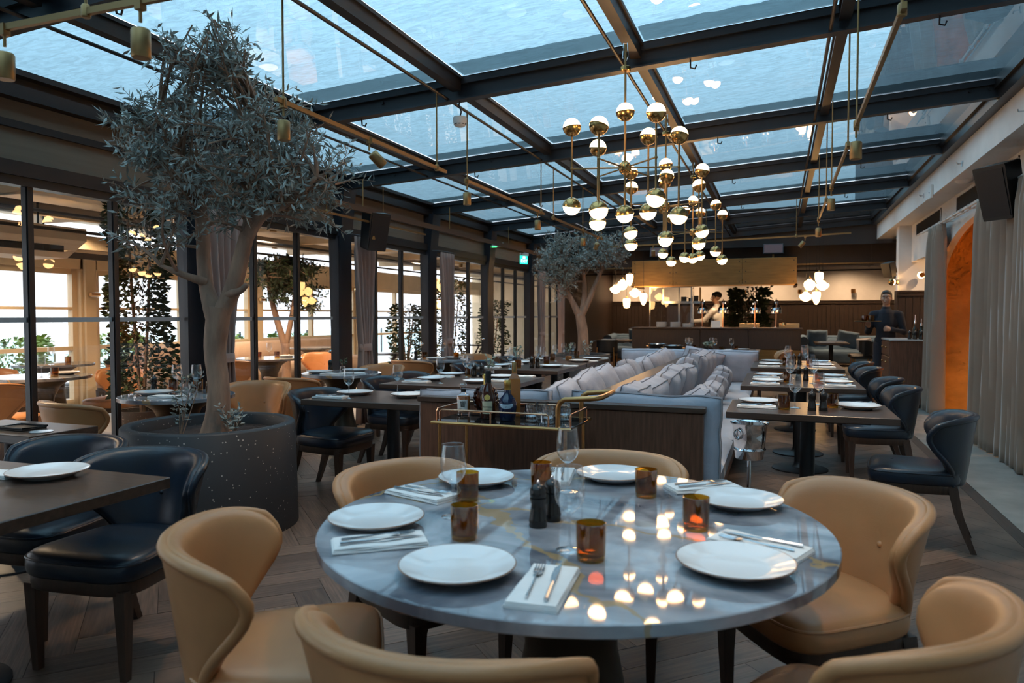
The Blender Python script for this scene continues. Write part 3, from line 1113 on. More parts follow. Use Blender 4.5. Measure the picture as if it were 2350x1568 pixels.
pillow(ARM, (-1.70, SY0 + .125, .655), (R(-4), R(-1), 0), 'long grey arm cushion inside the near left sofa end', 'sofa arm cushions')
pillow(ARM2, (-.74, SY1 - .26, .66), (R(12), 0, 0), 'big grey cushion at the far right sofa end', 'sofa arm cushions')
pillow(ARM2, (-1.66, SY1 - .24, .66), (R(12), 0, R(2)), 'big grey cushion at the far left sofa end', 'sofa arm cushions')
pillow(PIL[1], (-1.0, SY1 - .60, .70), (R(22), R(9), R(38)), 'grey corner cushion propped in the far right sofa corner', 'sofa arm cushions')
# ------------------------------------------------------------------ tableware
def make_plate(r=.14):
    t = MB().lathe([(.001, .006), (r * .56, .006), (r * .60, .000), (r * .64, .004), (r * .82, .014), (r * .985, .023), (r, .0255), (r * .985, .0275), (r * .8, .019), (r * .62, .011), (r * .55, .0095), (.001, .0095)], 56, cap=False).build('dinner_plate', M['china'], None, True, 60)
    MB().tube([(r * .993 * cos(2 * pi * k / 56), r * .993 * sin(2 * pi * k / 56), .0258) for k in range(56)], .0022, 5, closed=True).build('plate_rim', M['china_rim'], t)
    return t


PLATE = make_plate()


def make_napkin():
    w, d = .25, .115
    mb = MB()
    # three folds of cloth, rounded along the front edge

    def layer(z0, z1, inset, sk):
        n = 10
        rings = []
        for i in range(n + 1):
            u = -1 + 2 * i / n
            x = u * (w / 2 - inset)
            wob = .0015 * sin(u * 5 + sk)
            zt, zbm = z1 + wob, z0
            y0, y1 = -d / 2 + inset * .6, d / 2 - inset * 1.2 + .002 * sin(u * 3 + sk)
            m_ = (zt + zbm) / 2
            h = (zt - zbm) / 2
            rings.append([(x, y0 + h * .3, zbm), (x, y0 - h * .55, m_ - h * .4), (x, y0 - h * .55, m_ + h * .4), (x, y0 + h * .3, zt), (x, y1, zt - .001), (x, y1 + .0015, m_), (x, y1, zbm)])
        mb.loft(rings)
    layer(0, .007, 0, 0)
    layer(.0068, .0115, .002, 2)
    layer(.0113, .016, .0045, 4)
    return mb.build('napkin', M['linen'], None, True, 60)


NAPKIN = make_napkin()


def make_fork():
    mb = MB()
    mb.tube([(0, -.10, .002), (0, -.02, .003), (0, .02, .006), (0, .035, .005)], [.0035, .0022, .002, .0025], 6)
    mb.loft([[(-.004, .033, .0035), (.004, .033, .0035), (.004, .033, .006), (-.004, .033, .006)], [(-.011, .047, .002), (.011, .047, .002), (.011, .047, .0045), (-.011, .047, .0045)], [(-.011, .056, .002), (.011, .056, .002), (.011, .056, .0045), (-.011, .056, .0045)]])
    for k in range(4):
        x = -.0095 + k * .00633
        mb.tube([(x, .055, .0032), (x, .08, .003), (x, .098, .006)], [.0018, .0016, .0009], 5)
    return mb.build('fork', M['silver'], None, True, 50)


def make_knife():
    mb = MB()
    mb.tube([(0, -.105, .004), (0, -.03, .004), (0, .0, .004)], [.0048, .0042, .003], 7)
    mb.loft([[(-.006, 0, .003), (.004, 0, .003), (.004, 0, .0045), (-.006, 0, .0042)], [(-.010, .04, .003), (.004, .04, .003), (.004, .04, .0045), (-.010, .04, .0038)], [(-.009, .09, .003), (.004, .09, .003), (.004, .09, .0045), (-.009, .09, .0038)], [(.001, .115, .003), (.003, .115, .003), (.003, .115, .004), (.001, .115, .004)]])
    return mb.build('knife', M['silver'], None, True, 50)


FORK, KNIFE = make_fork(), make_knife()


def make_glass():
    t = empty('wine_glass')
    MB().lathe([(.006, .100), (.014, .1035), (.026, .114), (.036, .130), (.0405, .150), (.040, .172), (.037, .196), (.0335, .222)], 32, cap=False).build('bowl', M['glass'], t, True, 80)
    MB().tube([(.0335 * cos(2 * pi * k / 32), .0335 * sin(2 * pi * k / 32), .222) for k in range(32)], .0007, 5, closed=True).build('lip', M['glass'], t)
    MB().lathe([(.0355, 0), (.036, .0012), (.030, .0025), (.010, .006), (.0045, .014), (.0036, .04), (.0036, .085), (.006, .098), (.013, .1032)], 24).build('stem', M['glass'], t, True, 80)
    return t


GLASS = make_glass()


def make_tumbler():
    n = 40
    mb = MB()
    prof = [(.033, 0), (.0355, .003), (.0365, .02), (.0375, .06), (.038, .094), (.0365, .0945), (.0358, .06), (.034, .014), (.001, .012)]
    rings = []
    for i, (r, z) in enumerate(prof):
        am = .0009 if i < 5 else 0
        rings.append([((r + am * sin(k * 2 * pi * 20 / n)) * cos(2 * pi * k / n), (r + am * sin(k * 2 * pi * 20 / n)) * sin(2 * pi * k / n), z) for k in range(n)])
    mb.loft(rings, True)
    return mb.build('amber_tumbler', M['amber'], None, True, 70)


TUMB = make_tumbler()


def make_mill():
    t = empty('pepper_mill')
    MB().lathe([(.026, 0), (.027, .004), (.0255, .012), (.0275, .018), (.0255, .024), (.022, .05), (.0195, .065), (.023, .076), (.0245, .084)], 24).build('body', M['black_wood'], t)
    MB().lathe([(.021, .084), (.023, .088), (.0245, .098), (.0235, .110), (.017, .120), (.008, .124)], 24).build('head', M['black_wood'], t)
    MB().lathe([(.004, .123), (.005, .128), (.0045, .134), (.001, .137)], 12).build('knob', M['silver'], t)
    return t


MILL = make_mill()
TZ = .7502


def setting(px, py, nx, ny, nrot, pl, cut=True, np_=True):
    """a plate, a napkin and its fork and knife; pl names the place"""
    if px is not None:
        place(PLATE, (px, py, TZ), 0, 'white dinner plate ' + pl, 'plate', 'dinner plates')
    if np_:
        place(NAPKIN, (nx, ny, TZ), R(nrot), 'folded white napkin ' + pl, 'napkin', 'folded napkins')
        if cut:
            a = R(nrot)
            for pr, off, nm, sgn in ((FORK, .022, 'fork', 1), (KNIFE, -.022, 'knife', 1)):
                ox, oy = nx - sin(a) * off, ny + cos(a) * off
                place(pr, (ox, oy, TZ + .0175), a - pi / 2 + .08 * sgn, 'steel %s on the napkin ' % nm + pl, nm, 'table cutlery')


RTP = 'on the marble round table '
setting(-1.11, 1.87, -1.00, 1.70, 36, RTP + 'at its left')
setting(-.715, 1.575, -.49, 1.545, 94, RTP + 'at its front')
setting(-.095, 1.83, -.045, 2.02, 157, RTP + 'at its right')
setting(-.12, 2.46, -.25, 2.645, 32, RTP + 'far right')
setting(-.58, 2.695, -.785, 2.64, 100, RTP + 'at its back')
setting(-1.04, 2.46, -1.135, 2.215, -18, RTP + 'far left')


def glasses(lst, word='wine glass', pr=None):
    for x, y, lb in lst:
        place(GLASS, (x, y, TZ), random.uniform(0, 6), 'clear stemmed wine glass ' + lb, 'wine glass', 'wine glasses')


def tumblers(lst):
    for x, y, lb in lst:
        place(TUMB, (x, y, TZ), random.uniform(0, 6), 'amber glass tumbler ' + lb, 'tumbler', 'amber tumblers')


def mills(lst):
    for x, y, lb in lst:
        place(MILL, (x, y, TZ), random.uniform(0, 6), 'black wooden pepper mill ' + lb, 'pepper mill', 'pepper mills')


glasses([(-.51, 1.83, 'in the middle of the marble round table'), (-.93, 2.02, 'at the left tumblers on the marble round table'), (-.69, 2.45, 'at the back of the marble round table')])
tumblers([(-.81, 1.83, 'at the left front of the marble round table'), (-.44, 1.78, 'next to the front napkin on the round table'), (-.22, 2.14, 'between the two right plates on the round table'),
          (-.42, 2.47, 'before the far right plates on the round table'), (-.79, 2.46, 'behind the pepper mill on the round table'), (-.97, 2.22, 'behind the left wine glass on the round table')])
mills([(-.655, 2.01, 'on the marble round table in front'), (-.635, 2.085, 'half hidden behind the other on the round table')])

NL = 'on the near left table'
setting(-2.62, 2.00, -2.84, 1.93, 10, NL, False)
R1 = 'on the nearest table right of the sofa '
setting(-.13, 5.385, -.14, 5.13, 1, R1 + 'by the sofa', True)
setting(.49, 5.30, .50, 5.503, 3, R1 + 'by the chair', True)
glasses([(.10, 5.20, R1 + 'leftmost'), (.255, 5.42, R1 + 'by the mills')])
tumblers([(.03, 5.09, R1 + 'in front'), (.335, 5.30, R1 + 'behind the mills')])
mills([(.20, 5.09, 'left one on the nearest table right of the sofa'), (.268, 5.10, 'right one on the nearest table right of the sofa')])
for tn, y0 in (('middle', 6.70), ('farthest', 9.08)):
    q = 'on the %s table right of the sofa ' % tn
    far = tn == 'farthest'
    setting(-.10, y0 + .42, -.12, y0 + .17, 1, q + 'front left', not far)
    setting(-.10, y0 + 1.12, -.12, y0 + .87, 2, q + 'back left', not far)
    setting(.48, y0 + .46, .49, y0 + .20, 1, q + 'front right', not far)
    setting(.48, y0 + 1.18, .49, y0 + .93, -1, q + 'back right', not far)
    glasses([(.09, y0 + .26, q + 'front left'), (.10, y0 + .95, q + 'back left'), (.29, y0 + .42, q + 'front right'), (.30, y0 + 1.2, q + 'back right')])
    tumblers([(.07, y0 + .50, q + 'left'), (.345, y0 + .66, q + 'right')])
    mills([(.17, y0 + .72, 'left one ' + q), (.235, y0 + .73, 'right one ' + q)])
L1 = 'on the table between planter and sofa '
setting(-3.09, 4.90, -3.13, 4.63, 4, L1 + 'at left')
setting(-2.62, 4.90, -2.58, 5.14, -3, L1 + 'at right')
glasses([(-2.98, 4.64, L1 + 'in front'), (-2.84, 5.12, L1 + 'at the back')])
L2 = 'on the second table left of the sofa '
setting(-3.10, 6.24, -3.12, 5.98, 4, L2 + 'front left')
setting(-3.14, 6.78, -3.15, 6.56, 2, L2 + 'back left', False)
setting(-2.58, 6.14, -2.40, 6.34, 2, L2 + 'front right')
setting(-2.56, 6.70, -2.40, 6.86, -2, L2 + 'back right', False)
glasses([(-2.88, 5.98, L2 + 'in front'), (-2.80, 6.48, L2 + 'in the middle'), (-2.92, 6.66, L2 + 'at the back')])
tumblers([(-2.97, 6.83, L2 + 'at the back')])
mills([(-2.88, 6.76, 'left one ' + L2), (-2.80, 6.77, 'right one ' + L2)])
L3 = 'on the third table left of the sofa '
setting(-3.16, 8.18, -3.18, 7.94, 3, L3 + 'front left', False)
setting(-3.10, 8.78, -3.12, 8.56, 1, L3 + 'back left', False)
setting(-2.54, 8.30, -2.40, 8.50, 2, L3 + 'front right', False)
glasses([(-2.90, 7.86, L3 + 'in front'), (-3.08, 8.42, L3 + 'at the left'), (-2.76, 8.66, L3 + 'at the right'), (-2.90, 8.90, L3 + 'at the back')])
tumblers([(-2.86, 8.02, L3 + 'in front'), (-2.94, 8.78, L3 + 'at the back'), (-2.78, 8.86, L3 + 'at the right')])
mills([(-2.72, 8.10, 'left one ' + L3), (-2.65, 8.11, 'right one ' + L3)])
L4 = 'on the farthest table left of the sofa '
setting(-2.48, 9.36, -2.40, 9.52, 2, L4 + 'front right', False)
setting(-2.46, 9.98, -2.40, 10.16, 2, L4 + 'back right', False)
setting(-3.12, 9.50, -3.14, 9.28, 2, L4 + 'front left', False)
glasses([(-2.86, 9.95, L4 + 'in the middle'), (-2.82, 9.40, L4 + 'in front'), (-2.80, 10.2, L4 + 'at the back')])
tumblers([(-2.90, 9.52, L4 + 'in front'), (-2.76, 10.26, L4 + 'at the back')])
TB = 'on the table behind the sofa '
glasses([(-1.55, 13.35, TB + 'first at left'), (-1.46, 13.04, TB + 'second from left'), (-1.15, 13.5, TB + 'third from left'), (-1.05, 13.03, TB + 'fourth from left'), (-.78, 13.13, TB + 'rightmost')])
tumblers([(-1.40, 13.12, TB + 'leftmost'), (-.92, 12.75, TB + 'middle'), (-.70, 12.98, TB + 'rightmost')])
mills([(-1.20, 12.86, 'on the table behind the sofa')])
setting(-.62, 13.45, -.85, 13.45, 90, TB + 'at the back', False)
setting(-.52, 12.75, None, None, 0, TB + 'at the right', False, False)
W1 = 'on the window table behind the trunk '
setting(-4.55, 4.36, -4.30, 4.24, 8, W1 + 'at left', False)
glasses([(-4.52, 4.56, W1 + 'left'), (-4.36, 4.60, W1 + 'right')])
tumblers([(-4.62, 4.62, W1 + 'left'), (-4.44, 4.70, W1 + 'middle'), (-4.24, 4.62, W1 + 'right')])
mills([(-4.70, 4.50, W1.strip())])
W2 = 'on the middle window table '
setting(-4.58, 6.58, -4.36, 6.50, 12, W2 + 'in front', False)
setting(-4.36, 6.92, -4.2, 6.62, 40, W2 + 'at the back', False)
mills([(-4.64, 6.86, W2.strip())])
W3 = 'on the farthest window table '
setting(-4.50, 9.20, -4.66, 9.40, 70, W3 + 'in front', False)
setting(-4.34, 9.46, None, None, 0, W3 + 'at the back', False, False)
glasses([(-4.56, 9.56, W3 + 'left'), (-4.40, 9.62, W3 + 'right')])
tumblers([(-4.72, 9.30, W3 + 'left'), (-4.26, 9.36, W3 + 'right')])
mills([(-4.80, 9.18, W3.strip())])


# black casseroles and a bowl plant on the table behind the sofa
def casserole(x, y, lb):
    t = thing('casserole', lb, 'pot', (x, y, TZ), .3, 'black casseroles')
    MB().lathe([(.12, 0), (.145, .01), (.165, .09), (.172, .10), (.166, .10), (.158, .09), (.14, .014), (.001, .012)], 32, cap=False).build('body', M['black'], t, True, 60)
    MB().tube([(.169 * cos(2 * pi * k / 32), .169 * sin(2 * pi * k / 32), .10) for k in range(32)], .005, 6, closed=True).build('steel_rim', M['silver'], t)
    for s in (-1, 1):
        MB().tube([(s * .16, -.03, .055), (s * .195, -.02, .06), (s * .195, .02, .06), (s * .16, .03, .055)], .009, 8).build('handle', M['brass'], t)


casserole(-2.08, 13.35, 'black casserole with brass handles farther left behind the sofa')
casserole(-1.72, 12.72, 'black casserole with brass handles nearer right behind the sofa')

LEAF = None


def leaf_pts(L, w):
    return [(0, 0, 0), (w, L * .4, .01), (0, L, 0), (-w, L * .4, .01), (0, L * .45, -.004)]


def scatter_leaf(mb, pos, direction, L, w, roll):
    d = Vector(direction).normalized()
    s = d.orthogonal().normalized()
    s = Matrix.Rotation(roll, 3, d) @ s
    n = d.cross(s)
    p = Vector(pos)
    a = p
    b = p + d * L * .45 + s * w + n * w * .35
    c = p + d * L
    e = p + d * L * .45 - s * w + n * w * .35
    m = p + d * L * .5
    mb.add([a, b, c, e, m], [(0, 1, 4), (1, 2, 4), (2, 3, 4), (3, 0, 4)])


random.seed(21)


def small_plant(x, y, z, h, lb, potm, n=26, leaf='green', Lf=.045, potr=.045, poth=.06, cat='plant', group='small table plants'):
    t = thing('potted_sprig', lb, cat, (x, y, z), 0, group)
    MB().lathe([(potr * .8, 0), (potr, poth * .3), (potr, poth), (potr * .88, poth), (potr * .8, poth * .5), (.001, poth * .45)], 20, cap=False).build('pot', potm, t, True, 60)
    lm = MB()
    st = MB()
    for k in range(5):
        a = k * 1.3
        tip = (potr * .9 * cos(a), potr * .9 * sin(a), poth + h * random.uniform(.6, 1))
        base = (potr * .2 * cos(a), potr * .2 * sin(a), poth * .6)
        st.tube([base, ((base[0] + tip[0]) / 2 * 1.2, (base[1] + tip[1]) / 2 * 1.2, poth + h * .4), tip], .0018, 5)
        for q in range(n // 5):
            f = .35 + .65 * (q + 1) / (n // 5)
            p = [base[i] + (tip[i] - base[i]) * f for i in range(3)]
            scatter_leaf(lm, p, (random.uniform(-1, 1), random.uniform(-1, 1), random.uniform(-.2, .7)), Lf * random.uniform(.7, 1.2), Lf * .36, random.uniform(0, 6))
    st.build('stems', M['bark'], t)
    lm.build('leaves', M[leaf], t, False)
    return t


sage = M.setdefault('sage', leaf_mat('eucalyptus_leaf', (0.12, 0.17, 0.13), (0.26, 0.32, 0.27)))
small_plant(-2.74, 6.84, TZ, .15, 'eucalyptus sprig in a glass on the second left table', M['glass'], leaf='sage')
small_plant(-2.95, 8.30, TZ, .20, 'eucalyptus sprig in a glass on the third left table', M['glass'], leaf='sage')
small_plant(-2.70, 9.62, TZ, .18, 'eucalyptus sprig in brass pot on the farthest left table', M['brass'], leaf='sage')
small_plant(-1.13, 12.72, TZ, .10, 'succulent in a dark bowl on the table behind the sofa', M['black_wood'], 40, 'sage', .06, .085, .07)
small_plant(-4.60, 4.74, TZ, .07, 'tiny succulent in a glass on the window table behind the trunk', M['glass'], 20, 'sage', .03, .03, .05)
small_plant(-4.56, 6.98, TZ, .08, 'tiny green plant in a glass on the middle window table', M['glass'], 24, 'green', .04, .03, .05)

# ------------------------------------------------------------------ drinks trolley
CX, CY = -1.36, 3.72
cart = thing('drinks_trolley', 'brass and black glass drinks trolley in front of the sofa', 'trolley', (CX, CY, 0))
hx, hy, tz = .385, .205, .80
dark_glass = pbr('smoked_glass_shelf', (0.012, 0.011, 0.011), 0.05, spec=0.8)
MB().bbox(-hx, hx, -hy, hy, tz - .014, tz, .002).build('tray_top', dark_glass, cart, False)
MB().tube([(-hx, -hy, tz - .007), (hx, -hy, tz - .007), (hx, hy, tz - .007), (-hx, hy, tz - .007)], .009, 6, closed=True).build('tray_edge', M['brass'], cart)
MB().bbox(-hx + .03, hx - .03, -hy + .02, hy - .02, .29, .30, .002).build('lower_shelf', dark_glass, cart, False)
for sx in (-1, 1):
    for sy in (-1, 1):
        MB().cyl((sx * (hx - .035), sy * (hy - .025), .06), (sx * (hx - .035), sy * (hy - .025), tz - .01), .0095, n=12).build('leg', M['brass'], cart)
        w = MB()
        w.M = Matrix.Translation((sx * (hx - .035), sy * (hy - .025), .03)) @ Matrix.Rotation(pi / 2, 4, 'X')
        w.lathe([(.012, -.012), (.028, -.010), (.030, 0), (.028, .010), (.012, .012)], 20).build('castor', M['black'], cart)
MB().cyl((-.19, -hy + .02, .06), (-.19, -hy + .02, tz - .012), .006, n=10).build('front_rod', M['brass'], cart)
zr = tz + .062


def arail(pts, name='gallery_rail'):
    MB().tube(pts, .0048, 8).build(name, M['rose'], cart)


for ys in (-1, 1):
    y = ys * (hy - .012)
    arail([(-hx + .045, y, tz), (-hx + .045, y, zr - .01), (-hx + .055, y, zr), (hx - .13, y, zr), (hx - .12, y, zr - .01), (hx - .12, y, tz)])
for xs in (-1, 1):
    x = xs * (hx - .012)
    arail([(x, -hy + .04, tz), (x, -hy + .04, zr - .01), (x, -hy + .05, zr), (x, hy - .05, zr), (x, hy - .04, zr - .01), (x, hy - .04, tz)])
MB().cyl((-.05, -hy + .012, tz), (-.05, -hy + .012, zr), .0048, n=8).build('rail_post', M['rose'], cart)
hp = [(hx - .075, -hy + .03, tz), (hx - .075, -hy + .03, tz + .10), (hx - .065, -hy + .03, tz + .125), (hx - .04, -hy + .03, tz + .14), (hx + .10, -hy + .03, tz + .15), (hx + .125, -hy + .04, tz + .152), (hx + .14, -hy + .07, tz + .154),
      (hx + .14, hy - .07, tz + .154), (hx + .125, hy - .04, tz + .152), (hx + .10, hy - .03, tz + .15), (hx - .01, hy - .03, tz + .14), (hx - .035, hy - .03, tz + .125), (hx - .045, hy - .03, tz + .10), (hx - .045, hy - .03, tz)]
MB().tube(hp, .0135, 12).build('push_handle', M['brass'], cart)


def text_mesh(name, s, size, mat, parent, loc, rot, ext=.0002, align='CENTER'):
    cu = bpy.data.curves.new(name, 'FONT')
    cu.body = s
    cu.size = size
    cu.extrude = ext
    cu.align_x = align
    cu.align_y = 'CENTER'
    cu.resolution_u = 3
    tmp = bpy.data.objects.new(name, cu)
    COL.objects.link(tmp)
    dg = bpy.context.evaluated_depsgraph_get()
    me = bpy.data.meshes.new_from_object(tmp.evaluated_get(dg))
    bpy.data.objects.remove(tmp)
    me.materials.clear()
    me.materials.append(mat)
    o = bpy.data.objects.new(name, me)
    link(o, parent)
    o.location = loc
    o.rotation_euler = rot
    return o


whisky = pbr('amber_whisky', (0.42, 0.125, 0.018), 0.08, spec=0.6)
cognac = pbr('dark_cognac', (0.050, 0.010, 0.004), 0.06, spec=0.7)
blue_glaze = pbr('cobalt_glazed_flagon', (0.006, 0.012, 0.045), 0.10, spec=0.7)
paper = pbr('label_paper', (0.72, 0.69, 0.64), 0.7)
paper_c = pbr('cream_label_paper', (0.66, 0.58, 0.38), 0.7)
paper_b = pbr('pale_blue_label', (0.42, 0.52, 0.60), 0.6)
ink = pbr('black_ink', (0.012, 0.010, 0.010), 0.6)
gold = pbr('gold_foil', (0.65, 0.42, 0.12), 0.3, 1.0)
BZ = tz + .001
# square decanter whisky with a calligraphy label
b1 = thing('whisky_bottle', 'square faceted amber whisky bottle with white calligraphy label on the trolley', 'bottle', (-1.685, 3.80, BZ), R(12), 'bottles on the trolley')
MB().loft([[(r * cos(2 * pi * (k + .5) / 24), r * sin(2 * pi * (k + .5) / 24), z) for k in range(24)] for r, z in ((.036, 0), (.039, .004), (.039, .10), (.035, .112), (.018, .122), (.013, .128), (.0125, .152))]).build('body', M['glass'], b1, True, 20)
MB().lathe([(.034, .014), (.0365, .018), (.0365, .10), (.035, .105)], 24).build('liquid', whisky, b1, True, 20)
MB().lathe([(.014, .146), (.0185, .150), (.020, .160), (.0195, .172), (.014, .178)], 12).build('glass_stopper', M['chrome'] if False else M['glass'], b1, True, 20)
MB().lathe([(.0142, .130), (.0142, .146)], 20).build('neck_wrap', ink, b1)


def curved_label(name, parent, rad, a0, a1, z0, z1, mat):
    return MB().grid(lambda u, v: (rad * sin(a0 + (a1 - a0) * u), -rad * cos(a0 + (a1 - a0) * u), z0 + (z1 - z0) * v), 16, 2).build(name, mat, parent)


l1 = curved_label('paper_label', b1, .0396, -.80, .80, .022, .088, paper)
text_mesh('calligraphy_mark', '\u97ff', .036, ink, l1, (.004, -.0402, .062), (pi / 2, 0, 0))
text_mesh('small_print', 'HIBIKI', .009, ink, l1, (-.012, -.0402, .036), (pi / 2, 0, 0))
# round decanter studded with dark glass
b2 = thing('cognac_decanter', 'round dark cognac decanter with studded sides behind the cream label bottle', 'bottle', (-1.575, 3.865, BZ), R(15), 'bottles on the trolley')
MB().sphere((0, 0, .090), .068, 24, 14, (1, .55, 1.2)).build('body', cognac, b2)
MB().lathe([(.016, .150), (.013, .165), (.0125, .20), (.018, .202), (.019, .222), (.014, .230)], 16).build('neck', gold, b2)
sm = MB()
for k in range(34):
    a = k * .9
    zz = .03 + .0036 * k
    rr = .068 * sqrt(max(.05, 1 - ((zz - .09) / .082) ** 2))
    for sd in (-1, 1):
        sm.sphere((sd * rr * (.93), (.02 * sin(a)), zz), .0095, 8, 5)
so = sm.build('glass_studs', cognac, b2)
so['kind'] = 'stuff'
MB().lathe([(.03, 0), (.034, .004), (.026, .02)], 24).build('foot', M['glass'], b2)
MB().sphere((0, -.036, .092), .026, 18, 8, (1, .16, 1.2)).build('gold_medallion', gold, b2)
# tapered cognac with cream label
b3 = thing('cognac_bottle', 'dark tapered cognac bottle with cream label and black neck', 'bottle', (-1.495, 3.705, BZ), R(14), 'bottles on the trolley')
MB().lathe([(.037, 0), (.041, .005), (.0405, .09), (.037, .125), (.026, .165), (.0165, .19), (.0145, .205), (.0145, .21)], 28).build('body', cognac, b3, True, 60)
MB().lathe([(.0155, .195), (.0162, .2), (.0162, .255), (.015, .262)], 20).build('neck_capsule', ink, b3)
l3 = curved_label('paper_label', b3, .0415, -.72, .72, .03, .098, paper_c)
text_mesh('label_name', 'Hennessy', .0145, ink, l3, (0, -.0422, .068), (pi / 2, 0, 0))
text_mesh('label_line', 'COGNAC', .0065, ink, l3, (0, -.0422, .050), (pi / 2, 0, 0))
ov = MB()
ov.M = Matrix.Translation((0, -.0375, .118)) @ Matrix.Rotation(R(78), 4, 'X')
ov.lathe([(.001, 0), (.016, 0), (.016, .003), (.001, .003)], 24, cap=False).build('gold_oval', gold, b3)
# blue glazed flagon
b4 = thing('blue_flagon', 'deep blue glazed whisky flagon with pale oval label', 'bottle', (-1.365, 3.66, BZ), R(12), 'bottles on the trolley')
MB().lathe([(.036, 0), (.040, .004), (.044, .03), (.049, .07), (.047, .10), (.036, .125), (.020, .142), (.0165, .155), (.0165, .19)], 32).build('body', blue_glaze, b4)
MB().lathe([(.0175, .165), (.0175, .19), (.0185, .192), (.0185, .214), (.016, .218)], 18).build('stopper', gold, b4)
ob = MB()
for j in range(2):
    pass
ob.grid(lambda u, v: ((.0497 - .006 * max(0, v - .5) * 2) * sin((u - .5) * 1.5 * sqrt(max(0, 1 - (2 * v - 1) ** 2) + .02)), -(.0497 - .010 * max(0, v - .45) * 2) * cos((u - .5) * 1.5 * sqrt(max(0, 1 - (2 * v - 1) ** 2) + .02)), .068 + .042 * v), 16, 12)
l4 = ob.build('oval_label', paper_b, b4)
text_mesh('label_arc', 'ROYAL SALUTE', .0062, blue_glaze, l4, (0, -.0505, .092), (R(80), 0, 0))
text_mesh('label_age', '21', .010, blue_glaze, l4, (0, -.0508, .079), (R(84), 0, 0))
# tall slim bottle
b5 = thing('tall_bottle', 'tall square shouldered amber bottle at the back of the trolley', 'bottle', (-1.395, 3.85, BZ), R(20), 'bottles on the trolley')
tb = MB()
tb.loft([[(s * .034, -.034, z), (.034 * s if False else .034, -.034, z), (.034, .034, z), (-.034, .034, z)] if False else [(-q, -q, z), (q, -q, z), (q, q, z), (-q, q, z)] for q, z in ((.033, 0), (.034, .004), (.034, .20), (.016, .235), (.0125, .25), (.0125, .285))])
tb.build('body', whisky, b5, True, 30)
MB().lathe([(.0145, .25), (.0145, .298), (.012, .302)], 16).build('foil_neck', M['brass_dull'], b5)


def crystal():
    mb = MB()
    n = 36
    prof = [(.034, 0), (.037, .004), (.037, .045), (.0385, .05), (.0385, .072), (.0375, .078), (.0375, .092), (.0355, .092), (.0345, .03), (.001, .018)]
    rings = []
    for i, (r, z) in enumerate(prof):
        am = .0016 if i in (1, 2, 3, 4) else 0
        sh = (i % 2) * .5
        rings.append([((r - am * (k % 2)) * cos(2 * pi * (k + sh) / n), (r - am * (k % 2)) * sin(2 * pi * (k + sh) / n), z) for k in range(n)])
    mb.loft(rings)
    return mb.build('crystal_tumbler', M['crystal'], None, True, 15)


CRY = crystal()
for x, y, lb in ((-1.235, 3.675, 'beside the blue flagon'), (-1.135, 3.645, 'second along the front edge'), (-1.215, 3.79, 'behind the front pair'), (-1.085, 3.79, 'by the push handle')):
    place(CRY, (x, y, BZ), random.uniform(0, 3), 'cut crystal tumbler on the trolley ' + lb, 'tumbler', 'crystal tumblers on the trolley')


def balloon():
    mb = MB()
    mb.lathe([(.028, .0), (.040, .03), (.044, .055), (.034, .08), (.014, .094), (.0045, .10), (.0045, .125), (.03, .132), (.034, .134), (.001, .134)], 28, cap=False)
    return mb.build('cognac_glass', M['glass'], None, True, 70)


BAL = balloon()
for x, y, lb in ((-1.30, 3.66, 'front'), (-1.24, 3.76, 'back'), (-1.17, 3.67, 'right')):
    place(BAL, (x, y, .301), 0, 'upturned balloon glass on the lower trolley shelf at the ' + lb, 'glass', 'upturned glasses under the trolley')
dec = thing('crystal_decanter', 'crystal decanter with a ball stopper on the lower trolley shelf', 'decanter', (-1.54, 3.72, .301))
MB().lathe([(.05, 0), (.055, .02), (.05, .07), (.02, .11), (.013, .13), (.018, .14)], 24).build('body', M['glass'], dec, True, 30)
MB().sphere((0, 0, .165), .026, 14, 8).build('ball_stopper', M['glass'], dec, True, 10)

# ------------------------------------------------------------------ ice bucket on its stand
bk = thing('ice_bucket', 'polished steel ice bucket with ring handles on a tall stand', 'ice bucket', (-.165, 4.62, 0))
MB().lathe([(.075, .50), (.082, .505), (.094, .64), (.098, .70), (.112, .715), (.112, .72), (.096, .714), (.090, .64), (.079, .512), (.001, .51)], 40, cap=False).build('bucket', M['chrome'], bk, True, 50)
MB().cyl((0, 0, .02), (0, 0, .50), .012, n=14).build('stand_pole', M['chrome'], bk)
MB().lathe([(.12, 0), (.12, .008), (.03, .022), (.014, .04)], 32).build('stand_foot', M['chrome'], bk)
MB().tube([(.091 * cos(2 * pi * k / 32), .091 * sin(2 * pi * k / 32), .56) for k in range(32)], .005, 6, closed=True).build('stand_ring', M['chrome'], bk)
for s in (-1, 1):
    a = R(232 if s < 0 else 52)
    cx_, cy2 = .103 * cos(a), .103 * sin(a)
    u = Vector((-sin(a), cos(a), 0))
    MB().tube([(cx_ + u.x * .026 * cos(2 * pi * k / 20), cy2 + u.y * .026 * cos(2 * pi * k / 20), .655 + .028 * sin(2 * pi * k / 20)) for k in range(20)], .0045, 6, closed=True).build('ring_handle', M['chrome'], bk)

# bits on the service table at the left edge
co = MB().lathe([(.001, 0), (.055, 0), (.056, .003), (.001, .004)], 24, cap=False).build('coaster', M['china'], None, loc=(-3.66, 2.76, TZ))
tag(co, 'round white coaster on the service table at the left edge', 'coaster')
bt = thing('black_tray', 'small black tray on the service table at the left edge', 'tray', (-3.86, 2.80, TZ))
MB().bbox(-.10, .10, -.07, .07, 0, .008, .002).build('base', M['black'], bt, False)
MB().tube([(-.10, -.07, .012), (.10, -.07, .012), (.10, .07, .012), (-.10, .07, .012)], .006, 6, closed=True).build('rim', M['black'], bt)
